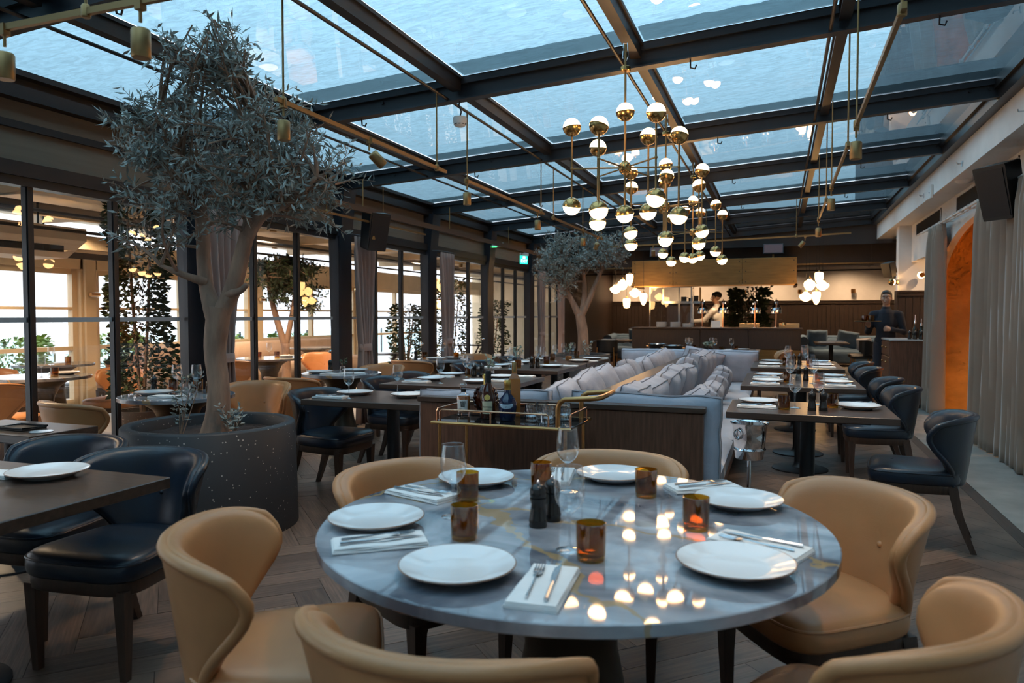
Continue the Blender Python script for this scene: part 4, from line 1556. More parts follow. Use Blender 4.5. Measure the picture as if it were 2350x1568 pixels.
# ------------------------------------------------------------------ globe chandeliers
GR = .060
cup_me = MB().sphere((0, 0, 0), GR, 24, 8, v0=-.5, v1=0.02).tube([(GR * cos(2 * pi * k / 24), GR * sin(2 * pi * k / 24), 0) for k in range(24)], .0025, 5, closed=True).mesh('globe_cup', M['brass_globe'])
dome_me = MB().sphere((0, 0, 0), GR * .96, 16, 5, v0=0.03, v1=.5).mesh('glass_dome', M['warm'])
arm_me = MB().cyl((.03, 0, 0), (.345, 0, 0), .0055, n=8).sphere((.345, 0, 0), .011, 8, 6).mesh('arm', M['brass_dull'])
rodv_me = MB().cyl((0, 0, -.24), (0, 0, .19), .0065, n=8).mesh('globe_rod', M['brass_dull'])
hub_me = MB().lathe([(.012, -.045), (.034, -.03), (.042, -.008), (.042, .012), (.03, .03), (.012, .045)], 16).mesh('hub', M['brass_globe'])
random.seed(5)


def globe(parent, loc, up):
    c = obj_of('globe_cup', cup_me, parent, loc)
    tilt = R(random.uniform(-14, 14))
    c.rotation_euler = ((0 if up else pi) + tilt, R(random.uniform(-10, 10)), random.uniform(0, 6))
    obj_of('glass_dome', dome_me, c)


def chandelier(label, x, y, ph):
    zh = 2.325
    t = thing('globe_chandelier', label, 'chandelier', (x, y, zh), 0, 'brass globe chandeliers')
    obj_of('hub', hub_me, t)
    MB().cyl((0, 0, .03), (0, 0, zb(x) + .02 - zh), .007, n=10).build('drop_rod', M['brass_dull'], t)
    MB().lathe([(.03, 0), (.034, .004), (.034, .026), (.03, .03)], 18, (0, 0, .62)).build('collar', M['brass_globe'], t)
    MB().tube([(.0, 0, .68), (.018, 0, .71), (.012, 0, zb(x) + .03 - zh), (-.012, 0, zb(x) + .03 - zh), (-.018, 0, .71), (0, 0, .68)], .005, 6).build('hanging_loop', M['chrome'], t)
    globe(t, (0, 0, .36), True)
    globe(t, (0, 0, -.30), False)
    MB().cyl((0, 0, -.25), (0, 0, -.03), .0065, n=8).build('lower_rod', M['brass_dull'], t)
    for k in range(6):
        a = R(ph + 60 * k)
        o = obj_of('arm', arm_me, t, (0, 0, 0), a)
        p = (.345 * cos(a), .345 * sin(a))
        dz = .035 * (1 if k % 2 else -1)
        obj_of('globe_rod', rodv_me, t, (p[0], p[1], dz * .5))
        globe(t, (p[0], p[1], .235 + dz), True)
        globe(t, (p[0], p[1], -.28 + dz), False)


chandelier('brass globe chandelier nearest us on the glass roof', -.96, 4.76, 14)
chandelier('brass globe chandelier in the middle of the row', -.96, 6.55, 40)
chandelier('brass globe chandelier farthest in the row near the kitchen', -.96, 8.70, 22)


# ------------------------------------------------------------------ brass lighting tracks with spotlights
def track(label, a, b, drops, ztop=None):
    a, b = Vector(a), Vector(b)
    t = thing('lighting_track', label, 'track', tuple(a), 0, 'brass lighting tracks')
    d = (b - a)
    n = d.normalized()
    mb = MB()
    s = n.cross(Vector((0, 0, 1))).normalized() * .009
    u = Vector((0, 0, .012))
    mb.loft([[tuple(p - s - u), tuple(p + s - u), tuple(p + s + u), tuple(p - s + u)] for p in (Vector((0, 0, 0)), d)])
    mb.build('bar', M['brass_dull'], t, False)
    for f in drops:
        p = d * f
        wp = a + p
        zt = (ztop if ztop else zb(wp.x) + .02) - a.z
        MB().cyl(tuple(p), (p.x, p.y, zt), .0055, n=8).build('drop_rod', M['brass_dull'], t)
        MB().lathe([(.013, -.022), (.017, -.018), (.017, .018), (.012, .026)], 12, tuple(p)).build('clamp', M['brass_dull'], t)
    return t


spot_me = MB().lathe([(.030, -.125), (.033, -.120), (.033, -.03), (.028, -.024), (.008, -.02)], 20).mesh('can', M['brass_dull'])
lens_me = MB().lathe([(.001, -.1215), (.029, -.1215)], 20, cap=False).mesh('lens', M['black'])
yoke_me = MB().cyl((0, 0, 0), (0, 0, .05), .006, n=8).box(-.014, .014, -.014, .014, .042, .085).mesh('yoke', M['brass_dull'])


def spot(label, x, y, z, tilt=0, rz=0, power=36):
    """z is the height of the bar it hangs from"""
    t = thing('track_spotlight', label, 'spotlight', (x, y, z - .072), R(rz), 'brass track spotlights')
    obj_of('yoke', yoke_me, t)
    c = obj_of('can', spot_me, t)
    c.rotation_euler = (R(tilt), 0, 0)
    obj_of('lens', lens_me, c)
    ld = bpy.data.lights.new('lamp_light', 'SPOT')
    ld.energy = power
    ld.color = (1, .70, .42)
    ld.spot_size = R(95)
    ld.spot_blend = 1.0
    ld.shadow_soft_size = .03
    lo = bpy.data.objects.new('lamp_light', ld)
    link(lo, c)
    lo.location = (0, 0, -.13)


TZ1 = 2.465
track('brass lighting track crossing the top left corner', (-2.95, 2.0, TZ1), (.7, 2.0, TZ1), (.157, .55, .95), 3.02)
for x_, lb_ in ((-.55, 'left'), (.25, 'right')):  # unseen pair added to warm the table; the track is extended for them
    spot('added unseen can spotlight that warms the marble table at the ' + lb_, x_, 2.0, TZ1, power=12)
spot('brass can spotlight hanging at the far left of the top corner track', -2.80, 2.0, TZ1, power=9)
spot('brass can spotlight second on the top corner track', -2.12, 2.0, TZ1, power=9)
track('brass lighting track above the olive tree', (-2.42, 3.12, TZ1), (-2.42, 5.14, TZ1), (.03, .92))
spot('brass can spotlight in front of the olive tree crown', -2.42, 3.18, TZ1)
spot('tilted brass spotlight right of the olive tree crown', -2.42, 4.02, TZ1, 48, -40)
track('brass lighting track over the second left table', (-2.42, 5.50, TZ1), (-2.42, 7.62, TZ1), (.02, .95))
spot('brass can spotlight below the smoke detector', -2.42, 5.54, TZ1)
spot('brass can spotlight left of the chandeliers', -2.42, 7.40, TZ1)
track('brass lighting track over the second olive tree', (-2.42, 7.92, TZ1), (-2.42, 10.4, TZ1), (.02, .55, .97))
spot('brass can spotlight over the second olive tree', -2.42, 9.3, TZ1)
spot('tilted brass spotlight beside the second olive tree', -2.42, 10.1, TZ1, 45, 30)
track('nearest brass lighting track at the upper right', (.40, 2.95, TZ1), (.40, 4.74, TZ1), (.03, .97))
spot('brass can spotlight nearest at the upper right', .40, 4.70, TZ1)
track('second brass lighting track at the upper right', (.40, 5.20, TZ1), (.40, 6.95, TZ1), (.03, .96))
spot('brass can spotlight second at the upper right', .40, 6.90, TZ1)
track('third brass lighting track at the upper right', (.40, 7.60, TZ1), (.40, 9.20, TZ1), (.03, .95))
spot('brass can spotlight third at the upper right', .40, 9.15, TZ1)
track('brass lighting track crossing in front of the kitchen hood', (-2.9, 12.3, 2.52), (1.0, 12.3, 2.62), (.1, .45, .8))
spot('brass can spotlight left above the kitchen hood', -2.0, 12.3, 2.54, 20, 0)
spot('tilted brass spotlight right above the kitchen hood', .35, 12.3, 2.60, 40, 90)
track('slim brass track along the glass wall', (-4.45, 5.9, 2.44), (-4.45, 8.8, 2.44), (.22, .62), 2.9)
spot('brass can spotlight in front of the left loudspeaker', -4.45, 7.45, 2.44)
tray = thing('cable_tray', 'long brown cable tray running along the glass wall', 'tray', (-4.42, 5.6, 2.555), 0)
MB().box(-.02, .02, 0, 8.2, -.03, .03).build('channel', pbr('brown_anodised', (0.13, 0.065, 0.035), 0.45, 0.4), tray, False)
for y in (1.6, 3.9, 6.3):
    MB().cyl((0, y, 0), (0, y, .34), .006, n=8).build('hanger', M['brass_dull'], tray)


# ------------------------------------------------------------------ opal pendant clusters by the kitchen
SHP = [
    [(.04, .12), (.05, .10), (.075, .075), (.135, .04), (.14, .01), (.10, -.05), (.05, -.085), (.01, -.095)],
    [(.045, .14), (.055, .12), (.10, .09), (.12, .05), (.115, -.01), (.085, -.07), (.045, -.10), (.01, -.105)],
    [(.05, .12), (.085, .11), (.09, .05), (.08, -.03), (.05, -.12), (.02, -.16), (.005, -.165)],
    [(.05, .11), (.085, .10), (.088, .04), (.08, -.06), (.06, -.11), (.01, -.125)]]
shade_me = [MB().lathe(p[::-1], 16).mesh('opal_shade', M['warm_pend']) for p in SHP]
cap_me = MB().lathe([(.05, 0), (.052, .012), (.02, .03), (.012, .06)], 18).mesh('cap', M['brass'])


def pendant(label, x, y, z, s, grp):
    t = thing('opal_pendant', label, 'pendant lamp', (x, y, z), 0, grp)
    t.scale = (.82, .82, .82)
    obj_of('opal_shade', shade_me[s], t)
    top_ = SHP[s][0][1]
    c = obj_of('cap', cap_me, t, (0, 0, top_))
    MB().cyl((0, 0, top_ + .05), (0, 0, (zb(x) + .005 - z) / .82), .004, n=6).build('cord', M['black'], t)


for (x, z, s, lb) in ((-3.12, 1.88, 0, 'wide opal pendant lamp at the far left of the kitchen'), (-2.97, 1.96, 1, 'round opal pendant second from left by the kitchen'), (-2.83, 2.09, 2, 'highest opal pendant left against the brass hood'),
                      (-2.89, 1.61, 3, 'lowest opal pendant left of the kitchen'), (-2.72, 1.80, 0, 'wide opal pendant under the left hood corner'), (-2.55, 1.70, 2, 'tall opal pendant before the glass screen')):
    pendant(lb, x, 14.56 + random.uniform(-.035, .035), z, s, 'opal pendants left of the kitchen')
for (x, z, s, lb) in ((.50, 1.91, 1, 'left upper opal pendant right of the kitchen'), (.66, 2.06, 3, 'highest opal pendant right of the kitchen'), (.72, 1.90, 0, 'right wide opal pendant right of the kitchen'),
                      (.44, 1.70, 0, 'left wide opal pendant right of the kitchen'), (.62, 1.70, 2, 'lowest pointed opal pendant right of the kitchen')):
    pendant(lb, x, 14.56 + random.uniform(-.035, .035), z, s, 'opal pendants right of the kitchen')


# ------------------------------------------------------------------ loudspeakers, detector, sign
def speaker(label, x, y, z, rz, tilt, w, h, d, wall):
    t = thing('loudspeaker', label, 'loudspeaker', (x, y, z), R(rz), 'black loudspeakers')
    b = MB()
    b.M = Matrix.Rotation(R(tilt), 4, 'X')
    rings = []
    for zz, f in ((-h / 2, .86), (-h / 2 + .02, .9), (h / 2 - .02, 1.0), (h / 2, .97)):
        ww, dd = w / 2 * f, d * f
        rings.append([(-ww, -d / 2, zz), (ww, -d / 2, zz), (ww * .72, -d / 2 + dd, zz), (-ww * .72, -d / 2 + dd, zz)])
    b.loft(rings)
    b.build('cabinet', M['black'], t, False)
    g = MB()
    g.M = Matrix.Rotation(R(tilt), 4, 'X')
    g.box(-w * .42, w * .42, -d / 2 - .008, -d / 2 + .002, -h * .44, h * .44)
    g.build('grille', M['black_metal'], t, False)
    p = MB()
    p.M = Matrix.Rotation(R(tilt), 4, 'X')
    p.box(-.03, .03, d / 2 - .08, d / 2 + wall, -.02, .02).box(-.05, .05, d / 2 + wall - .02, d / 2 + wall, -.08, .08)
    p.build('wall_bracket', M['black_metal'], t, False)


speaker('black loudspeaker on the glass wall above the rose curtain', -4.50, 7.55, 2.36, 62, 14, .27, .44, .26, .04)
speaker('black loudspeaker on the right wall above the curtains', 1.92, 7.95, 2.52, -52, 16, .32, .50, .26, .06)
speaker('small black loudspeaker under the duct at the far right', 1.78, 14.25, 2.16, -50, 16, .20, .26, .15, .03)
det = thing('smoke_detector', 'white smoke detector hanging under a roof beam', 'detector', (-2.33, 5.2, 2.86))
MB().lathe([(.030, -.045), (.045, -.035), (.052, -.01), (.054, .02), (.050, .028)], 24).build('body', M['white_plastic'], det)
mbv = MB()
for k in range(10):
    a = 2 * pi * k / 10
    mbv.M = Matrix.Rotation(a, 4, 'Z')
    mbv.box(.040, .047, -.009, .009, -.032, -.02)
mbv.build('sensor_slots', M['black'], det, False)
MB().tube([(0, 0, .025), (.012, 0, .07), (-.008, 0, .12), (0, 0, zb(-2.33) - 2.86)], .006, 6).build('bracket', M['black_metal'], det)
sign = thing('exit_sign', 'lit green exit sign hanging near the sliding doors', 'sign', (-4.42, 12.7, 2.38), R(62))
sign.scale = (.75, .75, .75)
sg = emit('lit_green_sign', (0.02, 0.55, 0.42), 1.2)
sw = emit('lit_white_letters', (0.75, 1.0, 0.95), 1.6)
MB().bbox(-.125, .125, -.012, .012, -.10, .10, .004).build('panel', sg, sign, False)
MB().bbox(-.11, .14, -.03, .03, .10, .17, .004).build('housing', M['white_plastic'], sign, False)
text_mesh('exit_lettering', 'EXIT', .105, sw, sign, (0, -.0135, -.035), (pi / 2, 0, 0), .0005)
MB().box(-.04, .04, -.0135, -.012, .03, .085).build('running_figure_field', sw, sign, False)
MB().cyl((0, 0, .16), (0, 0, .20), .008, n=8).build('hanger', M['brass_dull'], sign)
em = thing('emergency_lamp', 'small white emergency lamp with green light by the exit sign', 'lamp', (-4.74, 12.19, 2.62), 0)
MB().bbox(-.11, .11, -.03, .03, -.035, .035, .006).build('housing', M['white_plastic'], em, False)
MB().box(-.09, .0, -.034, -.03, -.045, -.036).build('green_light', emit('green_led', (0.05, 1.0, 0.25), 4), em, False)
# ------------------------------------------------------------------ curtains
def curtain(label, name, x, y0, y1, z0, z1, folds, amp, mat, axis='y', seed=0, gather=None, group='curtains', parts=True):
    t = thing(name, label, 'curtain', (x, (y0 + y1) / 2, 0), 0, group)
    n = folds * 10
    m = 26
    L = y1 - y0

    def fn(u, v):
        z = z0 + (z1 - z0) * v
        ph = 2 * pi * folds * u + .9 * noise.noise((u * 5, seed, v * 1.2))
        k = 1.0
        yc = (u - .5) * L
        if gather:
            zg, kg = gather
            dz = (z - zg)
            k = kg + (1 - kg) * min(1, abs(dz) / (1.25 if dz > 0 else 1.6)) ** .8
            yc = yc * k
        a = amp * (1 + .5 * noise.noise((u * 7, seed + 3, 0))) * (1 - .35 * sstep(.9, 1, v)) * (.85 + .25 * (1 - v))
        yc += .02 * noise.noise((u * 4, seed + 9, v * 2)) * (1 - v)
        return (a * sin(ph) + .25 * a * sin(2 * ph + 1), yc + .3 * a * cos(ph), z)
    mb = MB().grid(fn, n, m)
    o = mb.build('drape', mat, t, True, 80)
    sm = o.modifiers.new('thickness', 'SOLIDIFY')
    sm.thickness = .004
    if gather:
        zg, kg = gather
        w = L * kg * .56
        MB().lathe([(1, -.05), (1.06, 0), (1, .05)], 24).build('tie_back', mat, t)
        tb = t.children[-1]
        tb.location = (0, 0, zg)
        tb.scale = (.062, L * kg * .5 + .012, .8)
    else:
        hb = MB().grid(lambda u, v: (fn(u, .965 + .035 * v)[0] * .9 - .006, fn(u, 1)[1], z1 - .10 + .10 * v), n, 2)
        hb.build('heading_tape', mat, t, True, 80)
    return t


curtain('taupe curtain at the far end of the curtain rail', 'curtain', 2.04, 11.25, 12.02, .01, 2.60, 7, .075, M['curtain'], seed=1)
curtain('taupe curtain in the middle right of the arch gap', 'curtain', 2.04, 8.30, 9.25, .01, 2.60, 8, .08, M['curtain'], seed=5)
curtain('taupe curtain nearest us at the right edge', 'curtain', 2.05, 6.55, 8.22, .01, 2.60, 12, .085, M['curtain'], seed=8)
rail = thing('curtain_rail', 'white curtain rail with brackets on the right wall', 'curtain rail', (2.02, 9.0, 2.615))
MB().cyl((0, -3.4, 0), (0, 3.7, 0), .013, n=10).build('pole', M['white_plastic'], rail)
MB().cyl((.06, -3.4, 0), (.06, 3.4, 0), .010, n=10).build('second_pole', M['white_plastic'], rail)
for y in (-2.6, -.4, .9, 2.2, 3.4):
    MB().cyl((-.01, y, 0), (.13, y, .0), .009, n=8).build('bracket', M['white_plastic'], rail)
rg = MB().tube([(.02 * cos(2 * pi * k / 14), 0, .02 * sin(2 * pi * k / 14)) for k in range(14)], .006, 5, closed=True).mesh('rail_ring', M['white_plastic'])
for y in (-.7, -.3, .3, .75, 1.1, 1.5, 1.9, 2.3, 2.7, 3.1):
    obj_of('rail_ring', rg, rail, (0, y, 0))
for i, (y, lb) in enumerate(((5.32, 'rose curtain tied back behind the olive trunk'), (7.72, 'rose curtain tied back under the left loudspeaker'), (10.06, 'rose curtain tied back at the third steel column'),
                             (14.72, 'rose curtain tied back left of the second olive tree'), (16.2, 'rose curtain tied back right of the second olive tree'))):
    tc_ = curtain(lb, 'tied_curtain', -4.72, y - .24, y + .24, .06, 2.30, 5, .045, M['curtain_pink'], seed=11 + i, gather=(.98, .42), group='rose tied curtains')
    MB().cyl((0, -.3, 2.315), (0, .3, 2.315), .008, n=8).cyl((0, -.3, 2.315), (-.09, -.33, 2.315), .008, n=8).build('swing_rail', M['steel'], tc_)

# ------------------------------------------------------------------ niche bench and wall lamps
nb = thing('niche_bench', 'brown upholstered bench inside the glowing arched niche', 'bench', (3.3, 10.3, 0))
brn = pbr('rust_brown_velvet', (0.16, 0.055, 0.022), 0.8)
MB().bbox(-.42, .42, -.9, .9, .12, .46, .08).build('seat', brn, nb, True, 60)
for sy in (-.7, .7):
    MB().box(-.3, .3, sy - .06, sy + .06, 0, .12).build('foot', M['black'], nb, False)


def wall_wash(label, x, y, z, power, aim, size=.05, col=(1, .50, .14), spot_size=140):
    t = thing('wall_washer', label, 'lamp', (x, y, z), 0, 'niche wall washers')
    MB().lathe([(.05, -.02), (.055, 0), (.055, .03), (.05, .035)], 18).build('housing', M['brass_dull'], t)
    MB().lathe([(.001, -.021), (.042, -.021)], 18, cap=False).build('lens', M['warm_small'], t)
    ld = bpy.data.lights.new('lamp_light', 'SPOT')
    ld.energy = power
    ld.color = col
    ld.spot_size = R(spot_size)
    ld.spot_blend = .8
    ld.shadow_soft_size = size
    lo = bpy.data.objects.new('lamp_light', ld)
    link(lo, t)
    lo.location = (0, 0, -.04)
    lo.rotation_euler = Vector(aim).to_track_quat('-Z', 'Y').to_euler()


wall_wash('ceiling washer lamp inside the arched niche nearer us', 3.35, 8.7, 2.66, 170, (.45, .2, -1))
wall_wash('ceiling washer lamp inside the arched niche farther away', 3.35, 10.6, 2.66, 170, (.45, -.1, -1))


def sconce(label, x, y, z, rz):
    t = thing('globe_sconce', label, 'wall lamp', (x, y, z), R(rz), 'globe wall lamps')
    MB().cyl((0, .10, 0), (0, 0, 0), .012, n=10).build('arm', M['brass_dull'], t)
    MB().lathe([(.04, 0), (.045, .01), (.03, .02)], 16, (0, 0, 0)).build('rose', M['brass_globe'], t)
    t.children[-1].rotation_euler = (pi / 2, 0, 0)
    t.children[-1].location = (0, .115, 0)
    c = obj_of('globe_cup', cup_me, t, (0, 0, 0))
    c.rotation_euler = (-pi / 2, 0, 0)
    obj_of('glass_dome', dome_me, c)


sconce('globe wall lamp on the pier left of the waiter', 1.84, 14.42, 1.95, -60)
sconce('globe wall lamp on the pier right of the waiter', 2.28, 14.36, 2.06, 180)
for x, lb in ((.52, 'left of the right pendants'), (1.9, 'right of the pendants'), (-1.0, 'behind the kitchen hood')):
    t = thing('crystal_sconce', 'small brass wall lamp on the far wall ' + lb, 'wall lamp', (x, 22.40, 1.95), 0, 'far wall lamps')
    MB().cyl((0, .1, .05), (0, 0, .05), .02, n=8).lathe([(.05, .03), (.06, .05), (.06, .14), (.05, .15)], 14).build('brass_body', M['brass'], t)
    MB().lathe([(.05, -.08), (.06, -.05), (.058, .03)], 14).build('glass_cylinder', M['glass'], t)

# ------------------------------------------------------------------ sideboard with mills, oil bottles and tray
sdb = thing('sideboard', 'dark serving sideboard with marble top and brass knobs', 'sideboard', (1.82, 12.56, 0))
MB().bbox(-.28, .28, -.45, .45, .05, .985, .004).build('body', M['wenge'], sdb, False)
MB().bbox(-.30, .30, -.47, .47, .985, 1.01, .004).build('stone_top', M['china'] if False else pbr('white_stone_top', (.55, .53, .51), .2), sdb, False)
MB().box(-.26, .26, -.43, .43, 0, .05).build('plinth', M['black'], sdb, False)
for i, (z0, z1) in enumerate(((.76, .96), (.42, .74), (.08, .40))):
    d_ = MB().bbox(-.295, -.28, -.43, .43, z0, z1, .003).build('drawer', M['wenge'], sdb, False)
    for yy in (-.2, .2):
        MB().sphere((-.31, yy, z1 - .08), .016, 10, 6).cyl((-.31, yy, z1 - .08), (-.29, yy, z1 - .08), .006, n=8).build('knob', M['brass'], d_)
for i, (x, y) in enumerate(((1.80, 12.18), (1.88, 12.20), (1.96, 12.18), (2.03, 12.22))):
    place(MILL, (x, y, 1.0105), i, 'black pepper mill on the sideboard, %s from left' % ordn[i], 'pepper mill', 'pepper mills')


def oil_bottle(x, y, lb, tall):
    t = thing('oil_bottle', lb, 'bottle', (x, y, 1.0105), 0, 'oil bottles on the sideboard')
    MB().lathe([(.034, 0), (.036, .005), (.036, .13 * tall), (.03, .16 * tall), (.013, .20 * tall), (.012, .24 * tall)], 18).build('body', pbr('dark_green_bottle', (.01, .014, .008), .1), t)
    MB().lathe([(.014, .235 * tall), (.014, .27 * tall), (.005, .28 * tall), (.004, .36 * tall)], 12).build('pourer', M['chrome'], t)


oil_bottle(1.90, 12.38, 'oil bottle with steel pourer at left on the sideboard', 1.0)
oil_bottle(1.98, 12.36, 'oil bottle with steel pourer at right on the sideboard', .85)
oil_bottle(2.05, 12.48, 'taller oil bottle at the back of the sideboard', 1.15)

# ------------------------------------------------------------------ far duct, pipe, heaters
dct = thing('ventilation_duct', 'long dark brown duct box under the roof at the far right', 'duct', (1.1, 17.8, 2.46))
dkb = pbr('dark_brown_duct', (0.055, 0.036, 0.030), 0.5, var=.15, vscale=3)
MB().bbox(-5.9, 1.33, -.3, .3, .0, .47, .01).build('casing', dkb, dct, False)
for x in (-4.6, -2.6, -.9, .75):
    MB().box(x - .02, x + .02, -.32, .32, -.02, .48).build('joint_flange', dkb, dct, False)
MB().box(-5.9, 1.3, -.36, -.30, .02, .05).build('lower_lip', M['brass_dull'], dct, False)
pp = thing('sprinkler_pipe', 'thin black pipe along the far white wall', 'pipe', (0, 18.7, 2.42))
MB().tube([(-4.8, 0, 0), (2.20, 0, 0), (2.26, 0, -.02), (2.28, 0, -.10), (2.30, 0, -.17), (2.4, 0, -.18), (4.6, 0, -.18)], .016, 8).build('pipe_run', M['black_metal'], pp)
for x in (-3.5, .2, 2.6):
    MB().cyl((x, 0, 0 if x < 2.2 else -.18), (x, 0, .52), .006, n=6).build('hanger', M['black_metal'], pp)
ac = thing('access_box', 'small white junction box on the ceiling fascia', 'box', (1.845, 11.0, 2.99), 0)
MB().bbox(-.02, .014, -.07, .07, -.09, .09, .006).build('cover', M['white_plastic'], ac, False)
MB().sphere((-.022, .0, -.01), .008, 8, 5).build('lamp_dot', M['black'], ac)
cl_ = thing('ceiling_lamp', 'round white ceiling lamp on the soffit', 'ceiling lamp', (2.0, 9.9, 2.939))
MB().lathe([(.01, -.035), (.07, -.028), (.095, -.006), (.098, 0)], 28).build('diffuser', M['white_plastic'], cl_)
for i, y in enumerate((7.1, 9.3, 11.6)):
    h_ = thing('wall_hook', 'small steel hook on the ceiling fascia, %s from us' % ordn[i], 'hook', (1.858, y, 3.03), 0, 'fascia hooks')
    MB().cyl((0, 0, 0), (-.05, 0, 0), .006, n=8).cyl((-.05, 0, 0), (-.055, 0, .02), .006, n=8).build('peg', M['silver'], h_)
    MB().box(-.006, 0, -.012, .012, -.03, .03).build('back_plate', M['silver'], h_, False)

# ------------------------------------------------------------------ kitchen pass
KY = 16.0
kc = thing('kitchen_counter', 'long dark kitchen counter with brass base', 'counter', (-1.32, KY, 0))
for i, (x0, x1) in enumerate(((-1.73, -.28), (-.27, .70), (.71, 1.72))):
    MB().bbox(x0, x1, 0, .05, .66, 1.075, .003).build('front_panel', M['wainscot'], kc, False)
MB().box(-1.72, 1.72, .03, .9, .0, 1.07).build('carcass', M['wenge'], kc, False)
MB().box(-1.73, 1.72, -.004, .03, .04, .65).build('brass_kick', M['brass_panel'], kc, False)
MB().bbox(-1.76, 1.76, -.03, .93, 1.075, 1.105, .004).build('worktop', M['wenge_h'], kc, False)
hd = thing('extractor_hood', 'brass clad extractor hood above the kitchen counter', 'hood', (-1.375, KY, 1.98))
panels = ((-1.685, -.80), (-.795, .625), (.63, 1.685))
for x0, x1 in panels:
    p = MB().bbox(x0, x1, 0, .03, .02, .57, .003).build('brass_panel', M['brass_panel'], hd, False)
    sc = MB()
    for xx in (x0 + .06, x1 - .06):
        for zz in (.08, .30, .51):
            sc.cyl((xx, -.004, zz), (xx, .004, zz), .011, n=8)
    sc.build('screws', M['black_metal'], p)
for x in (-1.685, 1.655):
    MB().bbox(x, x + .03, .03, 1.4, .02, .57, .003).build('side_panel', M['brass_panel'], hd, False)
MB().box(-1.66, 1.66, .03, 1.4, .54, .57).build('roof_plate', M['black_metal'], hd, False)
MB().box(-1.70, 1.70, -.01, .06, 0, .025).box(-1.70, -1.64, -.01, 1.4, 0, .025).box(1.64, 1.70, -.01, 1.4, 0, .025).build('lower_rim', M['brass'], hd, False)
MB().box(-1.6, 1.6, .1, 1.3, .1, .14).build('filter_deck', M['black_metal'], hd, False)
for x, lb in ((-2.5, 'left'), (-.15, 'right')):
    h_ = thing('heater_panel', 'small dark infrared heater on top of the hood at the ' + lb, 'heater', (x, KY + .2, 2.551), 0, 'infrared heaters')
    MB().cyl((0, 0, 0), (0, 0, .08), .02, n=8).build('stand', M['brass_dull'], h_)
    b_ = MB()
    b_.M = Matrix.Translation((0, 0, .19)) @ Matrix.Rotation(R(-18), 4, 'X')
    b_.bbox(-.20, .20, -.03, .03, -.11, .11, .006)
    b_.build('panel', M['black_metal'], h_, False)
    g_ = MB()
    g_.M = b_.M
    g_.box(-.18, .18, -.035, -.03, -.09, .09)
    g_.build('ceramic_face', pbr('heater_glass', (.10, .03, .025), .3), h_, False)
gs = thing('glass_screen', 'glass sneeze screen with steel frame on the kitchen counter', 'screen', (-2.20, KY + .12, 1.105))
for (x0, x1, y) in ((-.48, .40, 0.0),):
    MB().add([(x0, y, 0), (x1, y, 0), (x1, y, .86), (x0, y, .86)], [(0, 1, 2, 3)]).build('front_pane', M['wall_glass'], gs, False)
MB().add([(-.48, 0, 0), (-.48, .6, 0), (-.48, .6, .86), (-.48, 0, .86)], [(0, 1, 2, 3)]).build('side_pane', M['wall_glass'], gs, False)
MB().add([(.40, 0, 0), (.40, .6, 0), (.40, .6, .86), (.40, 0, .86)], [(0, 1, 2, 3)]).build('side_pane', M['wall_glass'], gs, False)
MB().box(-.49, .41, -.012, .012, .86, .885).box(-.49, -.47, -.01, .01, 0, .87).box(.39, .41, -.01, .01, 0, .87).build('steel_edge', M['silver'], gs, False)
sh = thing('steel_shelf', 'stainless steel shelf rack behind the glass screen', 'shelf', (-2.05, KY + .5, 1.105))
MB().box(-.42, .42, -.16, .16, .52, .57).build('shelf_board', M['silver'], sh, False)
for x in (-.40, -.05, .25, .40):
    MB().box(x - .018, x + .018, -.02, .02, 0 if abs(x) < .3 else .50, .87).build('upright', M['brass_dull'] if x > .3 else M['silver'], sh, False)
for i, (x, r_, h_) in enumerate(((.05, .06, .10), (.20, .05, .07), (.31, .055, .12))):
    t = thing('steel_pan', 'small dark pan on the steel shelf, %s from left' % ordn[i], 'pan', (-2.05 + x, KY + .5, 1.6755), 0, 'pans on the steel shelf')
    MB().lathe([(r_ * .85, 0), (r_, .01), (r_, h_), (r_ * .9, h_), (r_ * .85, .015), (.001, .012)], 18, cap=False).build('pan_body', M['black_metal'], t, True, 60)
    MB().tube([(r_, 0, h_ * .8), (r_ + .04, 0, h_ * .85)], .006, 6).build('pan_handle', M['silver'], t)


def heat_lamp(label, x, y):
    t = thing('heat_lamp', label, 'heat lamp', (x, y, 1.1055), 0, 'chrome heat lamps')
    MB().lathe([(.06, 0), (.06, .012), (.02, .02)], 18).build('foot', M['chrome'], t)
    MB().tube([(0, 0, .01), (0, 0, .52), (.0, .02, .58), (.0, .05, .60), (.0, .08, .59), (.0, .09, .56)], .011, 8).build('stem', M['rose'], t)
    MB().lathe([(.118, .30), (.118, .33), (.112, .40), (.085, .45), (.055, .47), (.05, .54), (.035, .575), (.01, .58)], 28, (0, .12, 0), cap=False).build('bell_shade', M['chrome'], t, True, 60)
    MB().sphere((0, .12, .36), .045, 12, 8).build('bulb', M['warm_small'], t)


for x, lb in ((-1.58, 'leftmost chrome heat lamp on the kitchen counter'), (-1.15, 'second chrome heat lamp in front of the chef'), (-.50, 'third chrome heat lamp on the kitchen counter'), (-.08, 'rightmost chrome heat lamp on the kitchen counter')):
    heat_lamp(lb, x, KY + .25)
SP = MB().lathe([(.05, 0), (.085, .004), (.10, .012), (.10, .016), (.085, .01), (.001, .006)], 28, cap=False).mesh('stacked_plate', M['china'])
for x, n, lb in ((-2.42, 7, 'left'), (-2.12, 7, 'middle'), (-1.86, 5, 'right')):
    for k in range(n):
        o = obj_of('stacked_plate', SP, None, (x, KY + .06, 1.1052 + k * .0165))
        o.scale = (1.15, 1.15, 1)
        tag(o, 'grey white plate in the %s plate stack on the kitchen counter, %s from the bottom' % (lb, ordn[k]), 'plate', 'stacked plates on the counter')
box_ = thing('paper_box', 'white paper box standing on the counter before the chef', 'box', (-1.28, KY + .06, 1.1055), R(8))
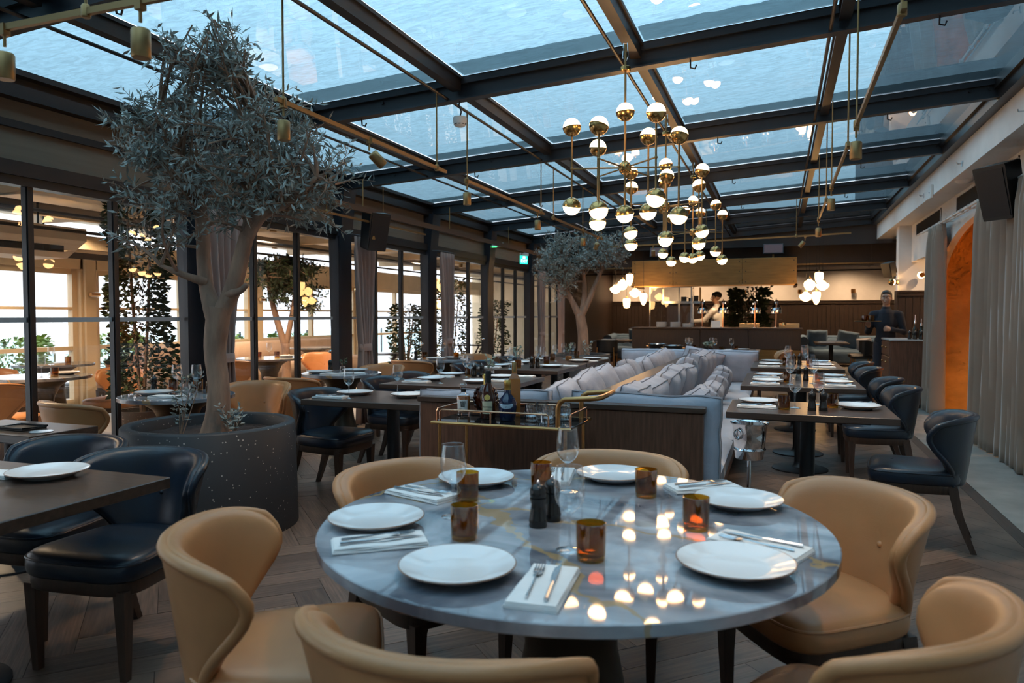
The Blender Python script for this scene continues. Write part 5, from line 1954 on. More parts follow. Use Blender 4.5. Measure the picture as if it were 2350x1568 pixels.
MB().bbox(-.09, .09, -.05, .05, 0, .14, .003).build('carton', M['linen'], box_, False)
for x, lb in ((-.62, 'left'), (.18, 'right')):
    for k in range(3):
        t = MB().bbox(-.20, .20, -.13, .13, 0, .028, .006).build('serving_board', pbr('pale_beech', (.55, .36, .17), .5), None, False, loc=(x, KY + .48, 1.1055 + k * .030))
        tag(t, 'pale wooden serving board in the %s stack on the kitchen counter, %s from the bottom' % (lb, ordn[k]), 'board', 'serving boards')
gl = thing('gooseneck_lamp', 'small gooseneck lamp at the right end of the kitchen counter', 'lamp', (.02, KY + .15, 1.1055))
MB().tube([(-.06, 0, 0), (-.06, 0, .12), (-.03, 0, .17), (.02, 0, .17), (.05, 0, .12)], .006, 8).build('neck', M['black_metal'], gl)
MB().lathe([(.05, .05), (.045, .08), (.02, .11)], 16, (.05, 0, 0)).build('shade', M['brass'], gl)

# ------------------------------------------------------------------ far lounge: chesterfield sofas, tables, chairs
def chesterfield(label, x, y, w, rz):
    t = thing('chesterfield_sofa', label, 'sofa', (x, y, 0), R(rz), 'blue grey chesterfield sofas')
    MB().bbox(-w / 2 + .15, w / 2 - .15, -.42, .30, .10, .44, .05).build('seat', M['blue_cloth'], t, True, 50)
    bb = MB()
    bb.grid(lambda u, v: ((u - .5) * w, .30 + .16 * v ** 2 - .03 * (abs(sin(u * w * 9)) * abs(sin(v * 7))), .10 + .66 * v), 40, 10)
    bb.bbox(-w / 2, w / 2, .34, .50, .10, .74, .03).tube([(-w / 2, .44, .74), (w / 2, .44, .74)], .075, 10)
    bb.build('tufted_back', M['blue_cloth'], t, True, 60)
    for s in (-1, 1):
        MB().bbox(s * (w / 2) - .12, s * (w / 2) + .12, -.45, .45, .10, .62, .04).tube([(s * w / 2, -.46, .66), (s * w / 2, .44, .70)], .13, 12).build('rolled_arm', M['blue_cloth'], t, True, 50)
        for yy in (-.38, .38):
            MB().box(s * (w / 2 - .1) - .03, s * (w / 2 - .1) + .03, yy - .03, yy + .03, 0, .10).build('foot', M['leg_wood'], t, False)


chesterfield('blue grey chesterfield sofa at the far right wall', 1.55, 21.6, 1.9, 0)
chesterfield('blue grey chesterfield sofa at the far left wall', -4.0, 21.6, 1.5, 0)
BC = pillow_mesh('cushion', .52, .46, .16, 31, mat='blue_cloth')
GC = pillow_mesh('cushion', .36, .34, .14, 33)
pillow(BC, (.95, 21.62, .74), (R(12), 0, 0), 'blue cushion at the left of the far right chesterfield', 'lounge cushions')
pillow(BC, (1.70, 21.50, .72), (R(16), R(10), R(-8)), 'blue cushion in the middle of the far right chesterfield', 'lounge cushions')
pillow(GC, (2.10, 21.36, .60), (R(20), R(-6), R(-14)), 'small grey cushion at the arm of the far right chesterfield', 'lounge cushions')
pillow(BC, (-3.95, 21.62, .74), (R(12), 0, 0), 'blue cushion on the far left chesterfield', 'lounge cushions')
make_table('dark lounge table right of the kitchen counter', .75, 1.45, 17.6, 18.9, [(1.1, 18.2)])
make_table('dark lounge table left of the kitchen counter', -4.35, -3.45, 17.6, 18.9, [(-3.9, 18.2)])


def lounge_chair(label, x, y, rz):
    t = thing('lounge_chair', label, 'chair', (x, y, 0), R(rz), 'black lounge chairs')
    MB().loft([seat_ring(.9, .40), seat_ring(.95, .42), seat_ring(.95, .46), seat_ring(.8, .475)]).build('seat', M['black'], t)
    MB().grid(lambda u, v: (.26 * sin((u - .5) * 3.0), -.24 * cos((u - .5) * 3.0) + .02, .50 + .27 * v), 20, 4).build('backrest', M['black'], t)
    sm = t.children[-1].modifiers.new('thickness', 'SOLIDIFY')
    sm.thickness = .04
    for sx in (-1, 1):
        for sy in (-1, 1):
            MB().cyl((sx * .22, sy * .2, 0), (sx * .20, sy * .18, .60 if sy < 0 else .42), .011, n=8).build('leg', M['brass'], t)


lounge_chair('black lounge chair with brass legs right of the far right table', 1.75, 18.0, 90)
lounge_chair('second black lounge chair behind the far right table', 1.75, 18.65, 90)
lounge_chair('black lounge chair at the far left table', -3.9, 17.3, 0)
for x, y, rz, lb in ((.98, 17.85, 10, 'front on the far right lounge table'), (1.2, 18.4, 20, 'back on the far right lounge table'), (-4.0, 17.9, 5, 'front on the far left lounge table'), (-3.8, 18.5, 30, 'back on the far left lounge table')):
    place(NAPKIN, (x, y, TZ), R(rz), 'folded napkin ' + lb, 'napkin', 'folded napkins', (1.3, 1.5, 1.6))


def fdown(label, x, y, z, power):
    t = thing('ceiling_downlight', label, 'downlight', (x, y, z), 0, 'lounge downlights')
    MB().lathe([(.045, -.05), (.05, -.045), (.05, 0)], 16).build('can', M['brass_dull'], t)
    MB().lathe([(.001, -.048), (.04, -.048)], 16, cap=False).build('lens', M['warm_small'], t)
    ld = bpy.data.lights.new('lamp_light', 'SPOT')
    ld.energy = power
    ld.color = (1, .66, .38)
    ld.spot_size = R(150)
    ld.spot_blend = .9
    ld.shadow_soft_size = .05
    lo = bpy.data.objects.new('lamp_light', ld)
    link(lo, t)
    lo.location = (0, 0, -.06)


for i, (x, y) in enumerate(((-4.2, 21.6), (-2.2, 21.6), (-.2, 21.6), (1.7, 21.6), (3.4, 21.3))):  # downlights added so the dark far end gets more light
    fdown('added ceiling downlight brightening the far lounge, %s from left' % ordn[i], x, y, 2.949, 120)
fdown('ceiling downlight in the alcove by the waiter', 2.9, 13.6, 2.939, 110)
for i, x in enumerate((-2.4, -1.3, -.3)):  # lamps added under the hood to brighten the kitchen
    fdown('added lamp under the extractor hood, %s from left' % ordn[i], x, KY + .7, 2.079, 40)
# ------------------------------------------------------------------ terrace beyond the glass wall
TX = -10.0
tw = struct(empty('wall_terrace'), 'cream timber outer wall of the terrace with wide windows')
cols = [0.6, 4.45, 8.27, 12.12, 15.95, 19.8]
cm_ = MB().bbox(TX - .12, TX + .12, -.15, .15, 0, 2.45, .01).bbox(TX + .08, TX + .16, -.10, .10, 0, 2.4, .01).mesh('post', M['cream'], False)
for y in cols:
    obj_of('post', cm_, tw, (0, y, 0))
for i in range(len(cols) - 1):
    y0, y1 = cols[i] + .15, cols[i + 1] - .15
    fr = MB()
    for z0, z1 in ((0.0, .10), (.84, .90), (1.45, 1.49), (1.98, 2.06)):
        fr.box(TX - .04, TX + .04, y0, y1, z0, z1)
    ym = (y0 + y1) / 2
    for y in (y0 + .04, ym, y1 - .04):
        fr.box(TX - .05, TX + .05, y - .04, y + .04, 0, 2.06)
    fr.build('window_frame', M['cream'], tw, False)
    for a, b in ((y0 + .08, ym - .04), (ym + .04, y1 - .08)):
        for z0, z1 in ((.10, .84), (.90, 1.45), (1.49, 1.98)):
            MB().add([(TX, a, z0), (TX, b, z0), (TX, b, z1), (TX, a, z1)], [(0, 1, 2, 3)]).build('window_pane', M['wall_glass'], tw, False)
MB().box(TX - .10, TX + .12, -4, 24, 2.06, 2.50).build('lintel', M['cream'], tw, False)
tcl = struct(empty('ceiling_terrace'), 'cream canvas terrace ceiling on timber rafters')
MB().box(TX - .3, -5.02, -4, 24, 2.80, 2.86).build('canvas', M['canvas'], tcl, False)
raf = MB().box(TX, -5.06, -.05, .05, 2.66, 2.80).mesh('rafter', M['cream'], False)
for k in range(14):
    obj_of('rafter', raf, tcl, (0, -2.2 + k * 1.93, 0))
for x, z in ((-6.4, 2.52), (-8.3, 2.56)):
    MB().box(x - .06, x + .06, -4, 24, z, z + .14).build('purlin', pbr('grey_timber', (.26, .22, .18), .6), tcl, False)
for x, z in ((-7.0, 2.42), (-7.4, 2.30)):
    MB().cyl((x, -4, z), (x, 24, z), .018, n=8).build('pipe', M['black_metal'], tcl)
tend = struct(MB().box(-10.3, -5.0, -4.1, -4, 0, 2.9).box(-10.3, -5.0, 24, 24.1, 0, 2.9).build('wall_terrace_end', M['cream'], None, False), 'cream end walls of the terrace')
# daylight-bright ground outside, haze coloured
struct(MB().box(-120, -10.2, -90, 120, -.4, -.3).build('floor_outside', pbr('pale_hazy_ground', (.55, .58, .60), .9), None, False), 'pale hazy ground outside the terrace')


def tlamp(label, x, y, z, power):
    t = thing('ceiling_downlight', label, 'downlight', (x, y, z), 0, 'terrace downlights')
    MB().lathe([(.045, -.09), (.05, -.085), (.05, 0), (.02, .01)], 16).build('can', M['brass_dull'], t)
    MB().lathe([(.001, -.088), (.042, -.088)], 16, cap=False).build('lens', M['warm_small'], t)
    ld = bpy.data.lights.new('lamp_light', 'SPOT')
    ld.energy = power
    ld.color = (1, .72, .45)
    ld.spot_size = R(150)
    ld.spot_blend = .9
    ld.shadow_soft_size = .06
    lo = bpy.data.objects.new('lamp_light', ld)
    link(lo, t)
    lo.location = (0, 0, -.10)


for i, (x, y) in enumerate(((-6.9, 4.2), (-8.6, 6.6), (-6.9, 8.8), (-8.6, 11.0), (-6.9, 13.6), (-7.6, 17.0))):
    tlamp('brass downlight on the terrace ceiling, %s from us' % ordn[i], x, y, 2.66, 300)


def tsconce(label, y):
    t = thing('terrace_sconce', label, 'wall lamp', (TX + .16, y, 1.68), 0, 'terrace wall lamps')
    MB().cyl((0, 0, 0), (.05, 0, 0), .03, n=14).build('brass_disc', M['brass'], t)
    MB().cyl((.05, -.055, 0), (.05, .10, 0), .028, n=14).build('brass_sleeve', M['brass'], t)
    MB().cyl((.05, -.075, 0), (.05, .12, 0), .042, n=16, cap=False).build('glass_tube', M['glass'], t)


tsconce('brass and glass wall lamp on the left terrace post', 8.27)
tsconce('brass and glass wall lamp on the middle terrace post', 12.12)
ht = thing('patio_heater', 'long dark heater panel under the terrace ceiling', 'heater', (-8.5, 6.95, 2.22), 0)
b_ = MB()
b_.M = Matrix.Rotation(R(28), 4, 'Y')
b_.bbox(-.22, .22, -.62, .62, -.05, .05, .01)
b_.build('reflector', M['black_metal'], ht, False)
c_ = MB()
c_.M = b_.M
c_.bbox(-.25, .25, -.66, .66, .05, .10, .01)
c_.build('housing', M['cream'], ht, False)
for y in (-.45, .45):
    MB().cyl((0, y, .06), (0, y, .46), .012, n=8).build('hanger', M['black_metal'], ht)
ac2 = thing('air_conditioner', 'beige cassette air conditioner under the terrace ceiling', 'air conditioner', (-8.0, 5.55, 2.2), 0)
MB().loft([[(-.30, -.62, -.18), (.30, -.62, -.18), (.30, .62, -.18), (-.30, .62, -.18)], [(-.45, -.75, .02), (.45, -.75, .02), (.45, .75, .02), (-.45, .75, .02)], [(-.45, -.75, .16), (.45, -.75, .16), (.45, .75, .16), (-.45, .75, .16)]]).build('casing', M['canvas'], ac2, False)
MB().box(.30, .40, -.5, .5, -.12, -.05).build('air_slot', M['black'], ac2, False)
for y in (-.5, .5):
    MB().cyl((0, y, .16), (0, y, .46), .012, n=8).build('hanger', M['black_metal'], ac2)

# terrace furniture
round_table('round marble terrace table left beyond the glass', -7.05, 5.32, .46, 'terrace tables')
round_table('round marble terrace table in the middle beyond the glass', -6.95, 8.75, .46, 'terrace tables')
round_table('round marble terrace table by the left terrace windows', -8.7, 6.75, .46, 'terrace tables')
round_table('round marble terrace table by the middle terrace windows', -8.5, 12.0, .46, 'terrace tables')
for x, y, rz, lb in ((-6.55, 4.55, 20, 'tan terrace chair at the left edge seen through the glass'), (-6.85, 6.05, 190, 'tan terrace chair behind the left terrace table'), (-7.9, 5.5, -80, 'tan terrace chair left of the left terrace table'),
                     (-6.75, 7.85, 5, 'tan terrace chair seen from behind right of the trunk'), (-6.75, 9.62, 185, 'tan terrace chair facing us at the middle terrace table'), (-8.6, 7.7, 190, 'tan terrace chair at the left terrace windows'),
                     (-9.3, 8.35, 120, 'tan terrace chair under the left terrace post')):
    place(TAN, (x, y, 0), R(rz), lb, 'chair', 'tan leather chairs')
for x, y, lb in ((-6.90, 5.22, 'on the left terrace table'), (-8.55, 6.6, 'on the table by the left terrace windows'), (-6.85, 8.62, 'on the middle terrace table')):
    place(GLASS, (x, y, TZ), 0, 'clear wine glass ' + lb, 'wine glass', 'wine glasses')
for x, y, lb in ((-6.80, 5.28, 'on the left terrace table'), (-8.45, 6.75, 'on the table by the left terrace windows'), (-6.95, 8.52, 'left on the middle terrace table'), (-6.78, 8.70, 'right on the middle terrace table')):
    place(TUMB, (x, y, TZ), 0, 'amber tumbler ' + lb, 'tumbler', 'amber tumblers')
for x, y, lb in ((-7.0, 5.55, 'on the left terrace table'), (-6.85, 9.0, 'on the middle terrace table')):
    place(PLATE, (x, y, TZ), 0, 'white dinner plate ' + lb, 'plate', 'dinner plates')
bn = thing('terrace_bench', 'long blush upholstered bench along the terrace windows', 'bench', (-9.42, 12.0, 0))
blush = pbr('blush_fabric', (.50, .36, .28), .85)
MB().bbox(-.35, .30, -3.0, 3.0, .12, .44, .05).build('seat', blush, bn, True, 50)
MB().bbox(-.40, -.22, -3.0, 3.0, .40, .86, .06).build('backrest', blush, bn, True, 50)
MB().box(-.30, .25, -2.9, 2.9, 0, .12).build('plinth', M['black'], bn, False)
sv = thing('folding_stand', 'wooden folding tray stand beyond the sliding doors', 'stand', (-5.55, 9.55, 0), R(30))
for s in (-1, 1):
    for y in (-.2, .2):
        MB().cyl((s * .24, y, 0), (-s * .20, y, .78), .014, n=8).build('leg', M['leg_wood'], sv)
MB().box(-.30, .30, -.22, .22, .78, .80).build('tray', M['black_wood'], sv, False)
sv2 = thing('folding_stand', 'wooden folding tray stand beyond the far glass doors', 'stand', (-5.6, 13.0, 0), R(10))
for s in (-1, 1):
    for y in (-.2, .2):
        MB().cyl((s * .24, y, 0), (-s * .20, y, .78), .014, n=8).build('leg', M['leg_wood'], sv2)
MB().box(-.30, .30, -.22, .22, .78, .80).build('tray', M['black_wood'], sv2, False)
for x, y, k in ((-5.65, 12.95, 'left'), (-5.52, 13.05, 'right')):
    place(GLASS, (x, y, .8005), 0, 'wine glass on the far folding stand at ' + k, 'wine glass', 'wine glasses')
# terrace globe pendant
tp = thing('globe_cluster', 'brass globe cluster lamp hanging over the terrace', 'pendant lamp', (-7.5, 12.1, 1.85), 0, 'terrace globe lamps')
MB().cyl((0, 0, 0), (0, 0, .80), .006, n=8).build('drop_rod', M['brass_dull'], tp)
for p, up in (((0, 0, .15), True), ((.12, .10, .13), False), ((0, 0, -.17), False), ((.14, .10, -.16), False), ((-.12, .1, 0), True)):
    globe(tp, p, up)
    MB().cyl((0, 0, 0), p, .005, n=6).build('arm', M['brass_dull'], tp)
# folded parasol outside
pr_ = thing('folded_parasol', 'folded white parasol standing outside the terrace', 'parasol', (-13.0, 10.1, -.3))
MB().cyl((0, 0, 0), (0, 0, 1.7), .025, n=10).build('pole', M['silver'], pr_)
n = 32
MB().loft([[(r * (1 + .25 * (k % 4 == 0)) * cos(2 * pi * k / n), r * (1 + .25 * (k % 4 == 0)) * sin(2 * pi * k / n), z) for k in range(n)] for r, z in ((.26, .95), (.22, 1.2), (.13, 1.5), (.06, 1.66), (.02, 1.72))]).build('canopy', M['plaster'], pr_)
rl = thing('glass_balustrade', 'glass balustrade along the outer terrace edge', 'balustrade', (-14.2, 12, -.3))
MB().add([(0, -14, .1), (0, 16, .1), (0, 16, 1.15), (0, -14, 1.15)], [(0, 1, 2, 3)]).build('glass_panel', thin_glass('sea_green_glass', (.62, .76, .74), .9), rl, False)
for k in range(20):
    MB().box(-.02, .02, -14 + k * 1.55, -13.95 + k * 1.55, 0, 1.2).build('post', M['steel'], rl, False)
# ------------------------------------------------------------------ trees and shrubs
def rnd_in(c, r):
    while True:
        v = Vector((random.uniform(-1, 1), random.uniform(-1, 1), random.uniform(-1, 1)))
        if v.length <= 1:
            return Vector((c[0] + v.x * r[0], c[1] + v.y * r[1], c[2] + v.z * r[2]))


def fuzz_trunk(mb, pts, rad, n=14, amp=.12, sub=4, seed=0):
    P, Q = [], []
    for i in range(len(pts) - 1):
        for s in range(sub):
            f = s / sub
            a, b = Vector(pts[i]), Vector(pts[i + 1])
            p0 = Vector(pts[max(0, i - 1)])
            p3 = Vector(pts[min(len(pts) - 1, i + 2)])
            q = .5 * ((2 * a) + (b - p0) * f + (2 * p0 - 5 * a + 4 * b - p3) * f * f + (3 * a - p0 - 3 * b + p3) * f ** 3)
            P.append(q)
            Q.append(rad[i] + (rad[i + 1] - rad[i]) * f)
    P.append(Vector(pts[-1]))
    Q.append(rad[-1])
    s0 = len(mb.v)
    mb.tube(P, Q, n)
    for k in range(s0, len(mb.v)):
        v = Vector(mb.v[k])
        ring = (k - s0) // n
        c = P[min(ring, len(P) - 1)]
        d = v - c
        mb.v[k] = tuple(c + d * (1 + amp * 1.6 * noise.noise((v.x * 9 + seed, v.y * 9, v.z * 3.0))))
    return P


def tree(name, label, cat, base, mains, crowns, ntwig, leaves_per, mat, bark, L=.05, W=.010, zmax=3.03, group=None, singles=0, seed=1, clear=None, solo=0):
    """mains: list of (pts, radii); crowns: list of (centre, radii, weight) in the frame of the tree"""
    random.seed(seed)
    t = thing(name, label, cat, base, 0, group)
    tm = MB()
    allp = []
    for i, (pts, rad) in enumerate(mains):
        allp += [(p, i) for p in fuzz_trunk(tm, pts, rad, seed=seed + i)]
    tm.build('trunk', bark, t, True, 90)
    tw = MB()
    lm = MB()
    sing = []
    cand = [p for p, i in allp if p.z > mains[0][0][-1][2] * .98 or i > 0]
    wsum = sum(c[2] for c in crowns)
    for k in range(ntwig):
        r = random.uniform(0, wsum)
        for c in crowns:
            r -= c[2]
            if r <= 0:
                break
        tip = rnd_in(c[0], c[1])
        if tip.z + base[2] > zmax:
            tip.z = zmax - base[2] - random.uniform(0, .25)
        near = min(random.sample(cand, min(len(cand), 14)), key=lambda p: (p - tip).length)
        mid = (near + tip) / 2 + Vector((random.uniform(-.08, .08), random.uniform(-.08, .08), random.uniform(-.02, .10)))
        path = []
        for q in range(7):
            f = q / 6
            path.append(near * (1 - f) ** 2 + mid * 2 * f * (1 - f) + tip * f * f)
        tw.tube(path, [.011 * (1 - .75 * q / 6) + .0016 for q in range(7)], 5)
        # side twigs with leaves in pairs
        for s in range(5):
            f = .45 + .55 * random.random()
            o = near * (1 - f) ** 2 + mid * 2 * f * (1 - f) + tip * f * f
            dirv = (tip - near).normalized() * .6 + Vector((random.uniform(-1, 1), random.uniform(-1, 1), random.uniform(-.5, .9)))
            dirv.normalize()
            ln = random.uniform(.10, .22)
            e = o + dirv * ln
            if e.z + base[2] > zmax:
                continue
            tw.tube([o, o + dirv * ln * .5 + Vector((0, 0, .01)), e], [.003, .002, .001], 4)
            for q in range(leaves_per):
                g = (q + .5) / leaves_per
                p = o + dirv * ln * g
                sd = dirv.orthogonal()
                sd = Matrix.Rotation(random.uniform(0, 6.28), 3, dirv) @ sd
                ld = (sd * .9 + dirv * random.uniform(.2, 1.0) + Vector((0, 0, random.uniform(-.3, .3)))).normalized()
                LL = L * random.uniform(.65, 1.2)
                if solo and random.random() < solo:
                    sing.append((p, ld, LL))
                else:
                    scatter_leaf(lm, p, ld, LL, W, random.uniform(0, 6.28))
    tw.build('twigs', bark, t, True, 60)['kind'] = 'stuff'
    lo = lm.build('foliage', mat, t, False)
    lo['kind'] = 'stuff'
    if sing:
        lf = MB()
        scatter_leaf(lf, (0, 0, 0), (0, 0, 1), 1.0, W / L, 0)
        me = lf.mesh('leaf', mat, False)
        for p, d, LL in sing[:300]:
            o = obj_of('leaf', me, t, tuple(p))
            o.rotation_euler = d.to_track_quat('Z', 'Y').to_euler()
            o.scale = (LL,) * 3
    return t


def planter(label, x, y, r, h, group='round planters'):
    t = thing('round_planter', label, 'planter', (x, y, 0), 0, group)
    MB().lathe([(r * 1.03, .0), (r * 1.03, .02), (r, h - .012), (r - .012, h), (r - .058, h), (r - .07, h - .012), (r - .075, h - .16), (.001, h - .16)], 72, cap=False).build('shell', M['planter'], t, True, 50)
    s = MB().grid(lambda u, v: ((r - .076) * v * cos(2 * pi * u), (r - .076) * v * sin(2 * pi * u), h - .075 + .02 * noise.noise((v * 4 * cos(2 * pi * u), v * 4 * sin(2 * pi * u), 3))), 48, 10)
    s.build('mulch', M['soil'], t)
    return t


PX, PY, PH = -3.478, 3.785, .67
planter('large dark terrazzo planter holding the nearer olive tree', PX, PY, .53, PH)
rv = Vector((cos(YAW), sin(YAW), 0))      # tree drawn in the plane it shows to the room
fv = Vector((-sin(YAW), cos(YAW), 0))


def tp_(l, z, d=0.0):
    return tuple(rv * l + fv * d + Vector((0, 0, z - .58)))


mains = [([tp_(.03, .52), tp_(.045, .70), tp_(.055, .92), tp_(.035, 1.12), tp_(.045, 1.28), tp_(.06, 1.42)], [.105, .078, .068, .066, .074, .080]),
         ([tp_(.05, 1.34), tp_(-.02, 1.52, .02), tp_(-.045, 1.70, .04), tp_(-.055, 1.92, .05), tp_(-.08, 2.15, .04), tp_(-.20, 2.42, .02), tp_(-.30, 2.68)], [.062, .050, .046, .042, .034, .024, .010]),
         ([tp_(.07, 1.36), tp_(.16, 1.53, -.02), tp_(.22, 1.70, -.04), tp_(.27, 1.88, -.04), tp_(.31, 2.08, -.02), tp_(.36, 2.35, .02), tp_(.34, 2.72, .05)], [.066, .054, .050, .046, .038, .026, .010]),
         ([tp_(.27, 1.88, -.04), tp_(.38, 2.00, -.10), tp_(.58, 2.08, -.16), tp_(.76, 2.22, -.2)], [.045, .038, .028, .012]),
         ([tp_(.14, 1.50, -.04), tp_(.24, 1.52, -.10), tp_(.29, 1.56, -.12)], [.03, .022, .016]),
         ([tp_(-.02, 1.58, .0), tp_(-.12, 1.62, -.08), tp_(-.25, 1.68, -.12)], [.03, .022, .010]),
         ([tp_(-.08, 2.10, .04), tp_(-.28, 2.22, .1), tp_(-.52, 2.35, .12)], [.03, .02, .01])]
crowns = [(tp_(.12, 2.48), (.62, .55, .45), 5), (tp_(-.22, 2.40), (.38, .40, .36), 2.6), (tp_(.58, 2.28, -.1), (.40, .40, .32), 3), (tp_(.16, 2.98, -.42), (.32, .18, .26), 2.6), (tp_(-.10, 2.02, -.1), (.50, .40, .20), 1.5), (tp_(-.36, 1.80, -.1), (.22, .2, .2), .5), (tp_(.52, 1.98), (.35, .3, .2), .9)]
tree('olive_tree', 'gnarled olive tree with silver leaves in the large planter', 'tree', (PX, PY, .58), mains, crowns, 200, 8, M['olive'], M['bark'], .066, .0085, 3.06, 'olive trees', seed=4, solo=.02)


def low_shoot(label, x, y, z, h, n, mat, L, W, lean=(0, 0), group='olive shoots', name='olive_shoot'):
    t = thing(name, label, 'shoot', (x, y, z), 0, group)
    s = MB()
    l = MB()
    for k in range(n):
        tip = Vector((random.uniform(-.12, .12) + lean[0], random.uniform(-.12, .12) + lean[1], h * random.uniform(.6, 1)))
        s.tube([(0, 0, -.05), tip * .5 + Vector((random.uniform(-.03, .03), 0, .02)), tip], [.004, .003, .001], 5)
        for q in range(16):
            p = tip * (.25 + .75 * q / 15)
            d = Vector((random.uniform(-1, 1), random.uniform(-1, 1), random.uniform(-.1, .8)))
            scatter_leaf(l, p, d, L * random.uniform(.7, 1.2), W, random.uniform(0, 6))
    s.build('stems', M['bark'], t)
    l.build('leaves', mat, t, False)


random.seed(9)
low_shoot('thin olive shoots at the left foot of the olive trunk', PX - .12, PY - .14, PH - .07, .42, 4, M['olive'], .05, .009)
low_shoot('thin olive shoots at the right foot of the olive trunk', PX + .22, PY - .05, PH - .07, .22, 5, M['olive'], .05, .009)
# second olive tree
QX, QY, QH = -3.24, 12.35, .70
planter('dark terrazzo planter of the second olive tree near the kitchen', QX, QY, .50, QH)


def tq(l, z, d=0.0):
    return tuple(rv * l + fv * d + Vector((0, 0, z - .6)))


mains2 = [([tq(.05, .55), tq(.03, .8), tq(.02, 1.1), tq(-.03, 1.40)], [.13, .10, .09, .085]),
          ([tq(-.03, 1.36), tq(-.16, 1.60), tq(-.27, 1.85), tq(-.32, 2.15), tq(-.38, 2.45)], [.07, .05, .042, .032, .012]),
          ([tq(0, 1.38), tq(.06, 1.65, .1), tq(.06, 1.95, .1), tq(.0, 2.3, .1)], [.06, .045, .035, .012]),
          ([tq(.0, 1.36), tq(.12, 1.60), tq(.24, 1.90), tq(.38, 2.2), tq(.52, 2.4)], [.065, .048, .038, .028, .012])]
crowns2 = [(tq(-.05, 2.42), (.75, .6, .42), 5), (tq(-.45, 2.15), (.45, .45, .28), 2.5), (tq(.45, 2.5), (.42, .4, .35), 2.4), (tq(-.3, 1.85), (.22, .3, .25), .7)]
tree('olive_tree', 'smaller olive tree with three limbs near the kitchen', 'tree', (QX, QY, .6), mains2, crowns2, 190, 9, M['olive'], M['bark'], .06, .010, 2.92, 'olive trees', seed=14)
low_shoot('olive shoots at the foot of the second olive tree', QX + .15, QY - .2, QH - .07, .30, 5, M['olive'], .06, .011)
# terrace trees
tree('terrace_tree', 'leafy tree growing on the terrace right of the trunk', 'tree', (-7.6, 9.97, 0), [([(0, 0, 0), (.02, 0, .5), (0, 0, .9)], [.09, .07, .065]), ([(0, 0, .85), (-.15, -.02, 1.3), (-.28, -.03, 1.8), (-.3, 0, 2.2)], [.06, .05, .04, .012]), ([(0, 0, .85), (.08, .05, 1.3), (.16, .1, 1.9), (.2, .1, 2.3)], [.05, .04, .03, .012])],
     [((0, 0, 2.1), (.62, .62, .45), 3), ((.1, .2, 1.65), (.5, .5, .25), 1.4)], 120, 8, M['green'], M['bark'], .085, .016, 2.30, 'terrace trees', seed=24)


def shrub(name, label, x, y, z0, z1, rx, n, L, W, mat, group, cat='shrub', ry=None, stem=True, zpow=1.0, trough=None):
    random.seed(int(abs(x * 31 + y * 17)))
    t = thing(name, label, cat, (x, y, 0), 0, group)
    l = MB()
    s = MB()
    ry = ry or rx
    for k in range(n):
        a = random.uniform(0, 6.28)
        z = z0 + (z1 - z0) * random.random() ** zpow
        f = .35 + .65 * random.random() ** .5
        wob = .75 + .45 * noise.noise((x + cos(a), y + sin(a), z * 2.2))
        p = Vector((rx * f * wob * cos(a), ry * f * wob * sin(a), z))
        d = Vector((cos(a), sin(a), random.uniform(-.8, .6)))
        scatter_leaf(l, p, d, L * random.uniform(.7, 1.2), W, random.uniform(0, 6))
    if stem:
        for k in range(4):
            a = k * 1.57
            s.tube([(0, 0, .25 if not trough else .3), (rx * .3 * cos(a), ry * .3 * sin(a), (z0 + z1) / 2), (rx * .45 * cos(a), ry * .45 * sin(a), z1 * .97)], [.018, .012, .004], 6)
        s.build('stems', M['bark'], t)
    l.build('foliage', mat, t, False)['kind'] = 'stuff'
    if trough:
        MB().bbox(-trough[0], trough[0], -trough[1], trough[1], trough[3] if len(trough) > 3 else 0, trough[2], .01).build('trough', M['planter'], t, False)
    else:
        MB().lathe([(.20, 0), (.24, .42), (.22, .42), (.20, .36), (.001, .36)], 28, cap=False).build('pot', M['planter'], t, True, 50)


shrub('ficus_bush', 'tall dark ficus behind the glass left of the olive tree', -6.0, 5.6, .55, 2.50, .34, 2600, .075, .022, M['green'], 'terrace bushes')
for y, h, rx, lb in ((11.5, 1.55, .35, 'between the third and fourth columns'), (13.4, 2.1, .38, 'left of the exit doors'), (15.6, 1.7, .40, 'beyond the exit doors')):
    shrub('potted_bush', 'dark green potted bush on the terrace ' + lb, -6.2, y, .5, h, rx, 1000, .08, .022, M['green'], 'terrace bushes')
for i, (y, lb) in enumerate(((6.2, 'at the far left'), (8.0, 'left of the terrace post'), (9.9, 'right of the terrace post'), (12.6, 'beyond the terrace bench'), (15.0, 'farthest along'))):
    shrub('laurel_hedge', 'bright green laurel hedge outside the terrace windows ' + lb, -11.3, y, .15, 1.02 if i < 3 else .9, .42, 850, .13, .035, M['bright'], 'hedge plants', 'hedge', .74, False, .8, (.3, .82, .2, -.3))
shrub('ficus_bush', 'dark leafy plant behind the chef', -.75, 19.2, .6, 2.05, .62, 1700, .13, .04, M['green'], 'kitchen plants')
# ------------------------------------------------------------------ people
def remesh(mb, name, mat, parent, vox=.008, smooth=3):
    me = mb.mesh(name + '_tmp', mat)
    tmp = bpy.data.objects.new(name + '_tmp', me)
    COL.objects.link(tmp)
    m = tmp.modifiers.new('r', 'REMESH')
    m.mode = 'VOXEL'
    m.voxel_size = vox
    m.use_smooth_shade = True
    s = tmp.modifiers.new('s', 'SMOOTH')
    s.factor = .5
    s.iterations = smooth
    dg = bpy.context.evaluated_depsgraph_get()
    out = bpy.data.meshes.new_from_object(tmp.evaluated_get(dg))
    bpy.data.objects.remove(tmp)
    out.name = name
    out.materials.clear()
    out.materials.append(mat)
    out.polygons.foreach_set('use_smooth', [True] * len(out.polygons))
    o = bpy.data.objects.new(name, out)
    link(o, parent)
    return o


